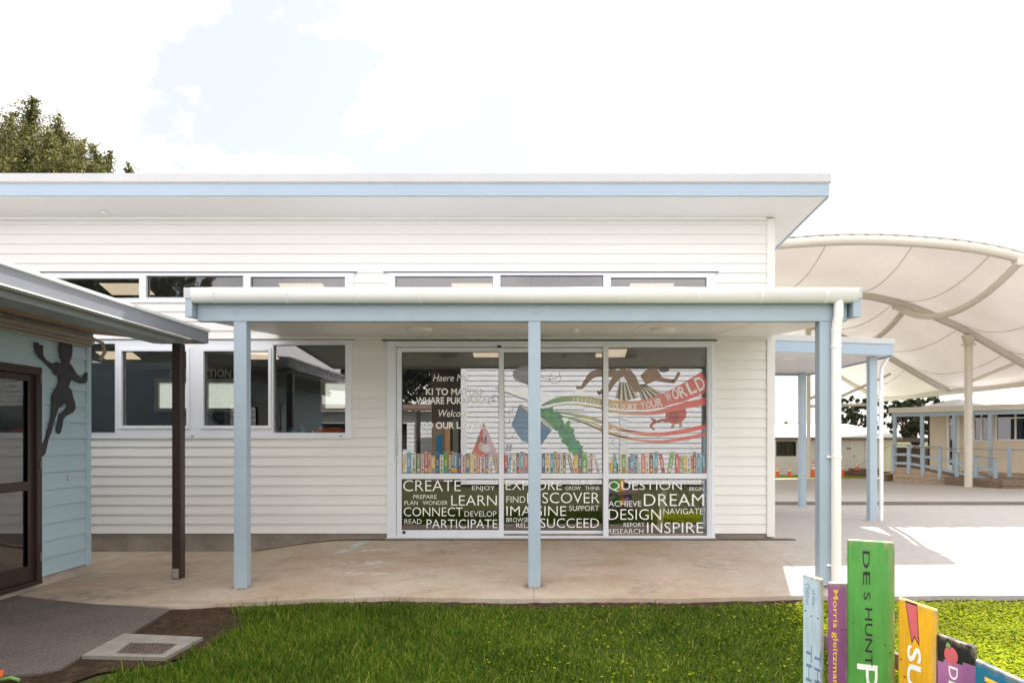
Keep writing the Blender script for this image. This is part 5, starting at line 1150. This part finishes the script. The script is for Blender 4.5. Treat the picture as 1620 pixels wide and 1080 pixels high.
tree_px('spreading_tree', 'dark umbrella shaped tree rising over the hut roof', 46, 1352, [(1350, 640, 26, 10, 0), (1375, 650, 22, 12, 1), (1330, 655, 22, 10, 0), (1300, 660, 12, 8, 0), (1355, 668, 25, 9, 0), (1385, 672, 14, 8, 0)], .11, 'leaf_dark', 60, 50)
tree_px('round_tree', 'small pale green bush tree peeping over the left of the hut roof', 50, 1258, [(1255, 672, 13, 6, 0), (1270, 670, 8, 5, 0), (1243, 676, 6, 4, 0)], .10, 'leaf_bright', 60, 40)
tree_px('broad_tree', 'broad dark tree standing behind the classroom verandah', 44, 1455, [(1430, 640, 22, 14, 0), (1450, 660, 26, 22, 0), (1410, 660, 14, 14, 0), (1470, 645, 22, 20, 2), (1425, 680, 22, 16, 0), (1460, 690, 20, 12, 0), (1400, 640, 10, 10, 0), (1500, 640, 20, 20, 2)], .11, 'leaf_dark', 55, 50)
# ------------------------------------------------------------------ buildings and trees behind the viewer (they show in the glass)
op = thing('facing_classroom', 'white weatherboard classroom facing the library, seen in the door glass', 'building', (3, -3.8, -.2))
OY = -3.8; m_ = MB()
owin = [(6.3, 7.6, .9, 2.6)]
rg = minus((-2.35, 9, -.1, 5.2), owin)
courses(m_, rg, -.1, .178, .03, lambda x, p, z: (-x+6.65, OY+p, z) if False else (x, OY+p, z))
for r_ in rg: m_.box(r_[0], r_[1], OY-.12, OY-.003, r_[2], r_[3])
m_.box(-2.35, -2.25, OY-6, OY-.13, -.1, 5.2); m_.build('wall', 'opp_white', op)
m_ = MB(); m_.box(-2.4, -2.2, OY+.04, OY+.06, -.1, 5.2); m_.box(3.05, 3.3, OY+.04, OY+.07, -.1, 5.2); m_.build('corner_board', 'opp_white', op)
m_ = MB(); m_.hexa([(-2.6, OY+.5, 5.2), (9.3, OY+.5, 5.2), (9.3, OY-6, 6.0), (-2.6, OY-6, 6.0), (-2.6, OY+.5, 5.3), (9.3, OY+.5, 5.3), (9.3, OY-6, 6.1), (-2.6, OY-6, 6.1)]); m_.build('roof', 'roof_white', op)
for (x0, x1, z0, z1) in owin: m_ = MB(); m_.box(x0, x1, OY-.05, OY-.02, z0, z1); m_.build('window', 'glass_dark', op)
ms_ = 23.3/F
m_ = MB(); m_.prism([((x-CX)*ms_, OY+.035, EYE-(y-HY)*ms_) for x, y in ((783, 611), (838, 611), (862, 620), (885, 630), (925, 612), (925, 647), (858, 647), (838, 633), (800, 619))], (0, .02, 0)); m_.build('wind_sail', 'sail', op)
m_ = MB(); m_.box(-3.7, -2.36, OY-2.2, OY-2.0, -.15, 4.4); m_.box(-3.7, -2.36, OY-2.0, OY, 4.0, 4.4); m_.build('porch_recess', 'timber_dark', op)
for k in range(4): m_ = MB(); m_.box(-3.5+k*.3, -3.3+k*.3, OY-1.98, OY-1.9, .3+.2*(k % 2), 1.6+.3*(k % 3)); m_.build('porch_panel', ['plank_blue', 'furniture_wood', 'pale_slats', 'navy_wall'][k], op)
wb = thing('far_white_house', 'white boarded house with dark windows seen at the left of the door glass', 'building', (-7, -9, -.2))
m_ = MB(); rg = minus((-9.5, -3.9, -.1, 2.6), [(-6.6, -5.2, 1.0, 2.1), (-9, -7.6, 1.0, 2.1)]); courses(m_, rg, -.1, .178, .03, lambda x, p, z: (x, -9+p, z))
for r_ in rg: m_.box(r_[0], r_[1], -9.12, -9.003, r_[2], r_[3])
m_.build('wall', 'opp_white', wb); m_ = MB(); m_.box(-9.5, -3.9, -9.6, -9.5, 0, 2.6); m_.build('lining', 'dark_brown', wb)
m_ = MB(); m_.hexa([(-9.9, -8.5, 2.6), (-3.5, -8.5, 2.6), (-3.5, -13, 3.0), (-9.9, -13, 3.0), (-9.9, -8.5, 2.72), (-3.5, -8.5, 2.72), (-3.5, -13, 3.1), (-9.9, -13, 3.1)]); m_.build('roof', 'timber_dark', wb)
m_ = MB(); m_.box(-4.7, -4.55, -8.5, -8.35, -.2, 2.6); m_.build('post', 'dark_brown', wb)
tree('shade_tree', 'tall dark tree reflected in the clerestory window', (-26, -22, -.3), 14, [(-26, -22, 9.5, 4, 3, 2.5), (-22, -22, 10.5, 3, 3, 2), (-29, -22, 11, 4, 3, 3), (-19, -21, 7.8, 1.6, 1.5, 1.4), (-24, -22, 12, 3, 3, 2), (-31, -22, 8, 3, 3, 3)], .16, 'leaf_dark', 12, 40)
tree('garden_tree', 'small tree reflected in the upper part of the first door', (-6.6, -14, -.3), 6, [(-6.6, -14, 5.2, 1.6, 1.3, 1.3), (-5.2, -14, 4.6, 1.3, 1, 1.2), (-8.2, -14, 4.6, 1.3, 1, 1), (-6.2, -14, 3.8, 1.8, 1, 1), (-4, -14, 5.4, 1.2, 1, 1)], .10, 'leaf_dark', 60, 50)
# ------------------------------------------------------------------ world, sun, camera
EL = R(43); AZ = math.atan2(.286, .958)
w = bpy.data.worlds.new('World'); S.world = w; w.use_nodes = True; t = w.node_tree; t.nodes.clear()
sky = N(t, 'ShaderNodeTexSky'); sky.sky_type = 'NISHITA'; sky.sun_disc = False; sky.sun_elevation = EL; sky.sun_rotation = AZ; sky.air_density = 1.0; sky.dust_density = 1.0; sky.ozone_density = 1.0
tcn = N(t, 'ShaderNodeTexCoord'); mp = N(t, 'ShaderNodeMapping'); mp.inputs['Scale'].default_value = (1, 1, 2.2); mp.inputs['Location'].default_value = (2.9, .2, .4); L(t, tcn.outputs['Generated'], mp.inputs['Vector'])
cl = ramp(t, noise(t, 1.5, 10, .6, mp.outputs[0], .3), [(.40, 0), (.53, 1)])
skc = mixc(t, cl, mixc(t, .75, mixc(t, 1.0, sky.outputs[0], (.62, .665, .70), 'MULTIPLY'), (4.75, 4.85, 5.05)), (13.9, 13.35, 13.1))
bg = N(t, 'ShaderNodeBackground'); bg.inputs[1].default_value = .10; L(t, skc, bg.inputs[0]); wo = N(t, 'ShaderNodeOutputWorld'); L(t, bg.outputs[0], wo.inputs[0])
sd = bpy.data.lights.new('sun', 'SUN'); sd.energy = 3.6; sd.angle = R(.5); sd.color = (1, .95, .88); so = bpy.data.objects.new('sun', sd); COL.objects.link(so)
sv = Vector((math.sin(AZ)*math.cos(EL), math.cos(AZ)*math.cos(EL), math.sin(EL))); so.rotation_euler = sv.to_track_quat('Z', 'Y').to_euler()
cam = bpy.data.cameras.new('camera'); co = bpy.data.objects.new('camera', cam); COL.objects.link(co); co.location = (0, 0, EYE); co.rotation_euler = (R(90), 0, 0)
cam.sensor_width = 36; cam.lens = 36*F/1620; cam.shift_x = -(CX-810)/1620; cam.shift_y = (HY-540)/1620; cam.clip_end = 3000; cam.clip_start = .05
S.camera = co
S.view_settings.view_transform = 'Standard'; S.view_settings.look = 'None'; S.view_settings.exposure = 1.15; S.view_settings.gamma = 1
S.render.engine = 'CYCLES'; S.cycles.max_bounces = 10; S.cycles.transparent_max_bounces = 16; S.cycles.diffuse_bounces = 4; S.cycles.use_denoising = True
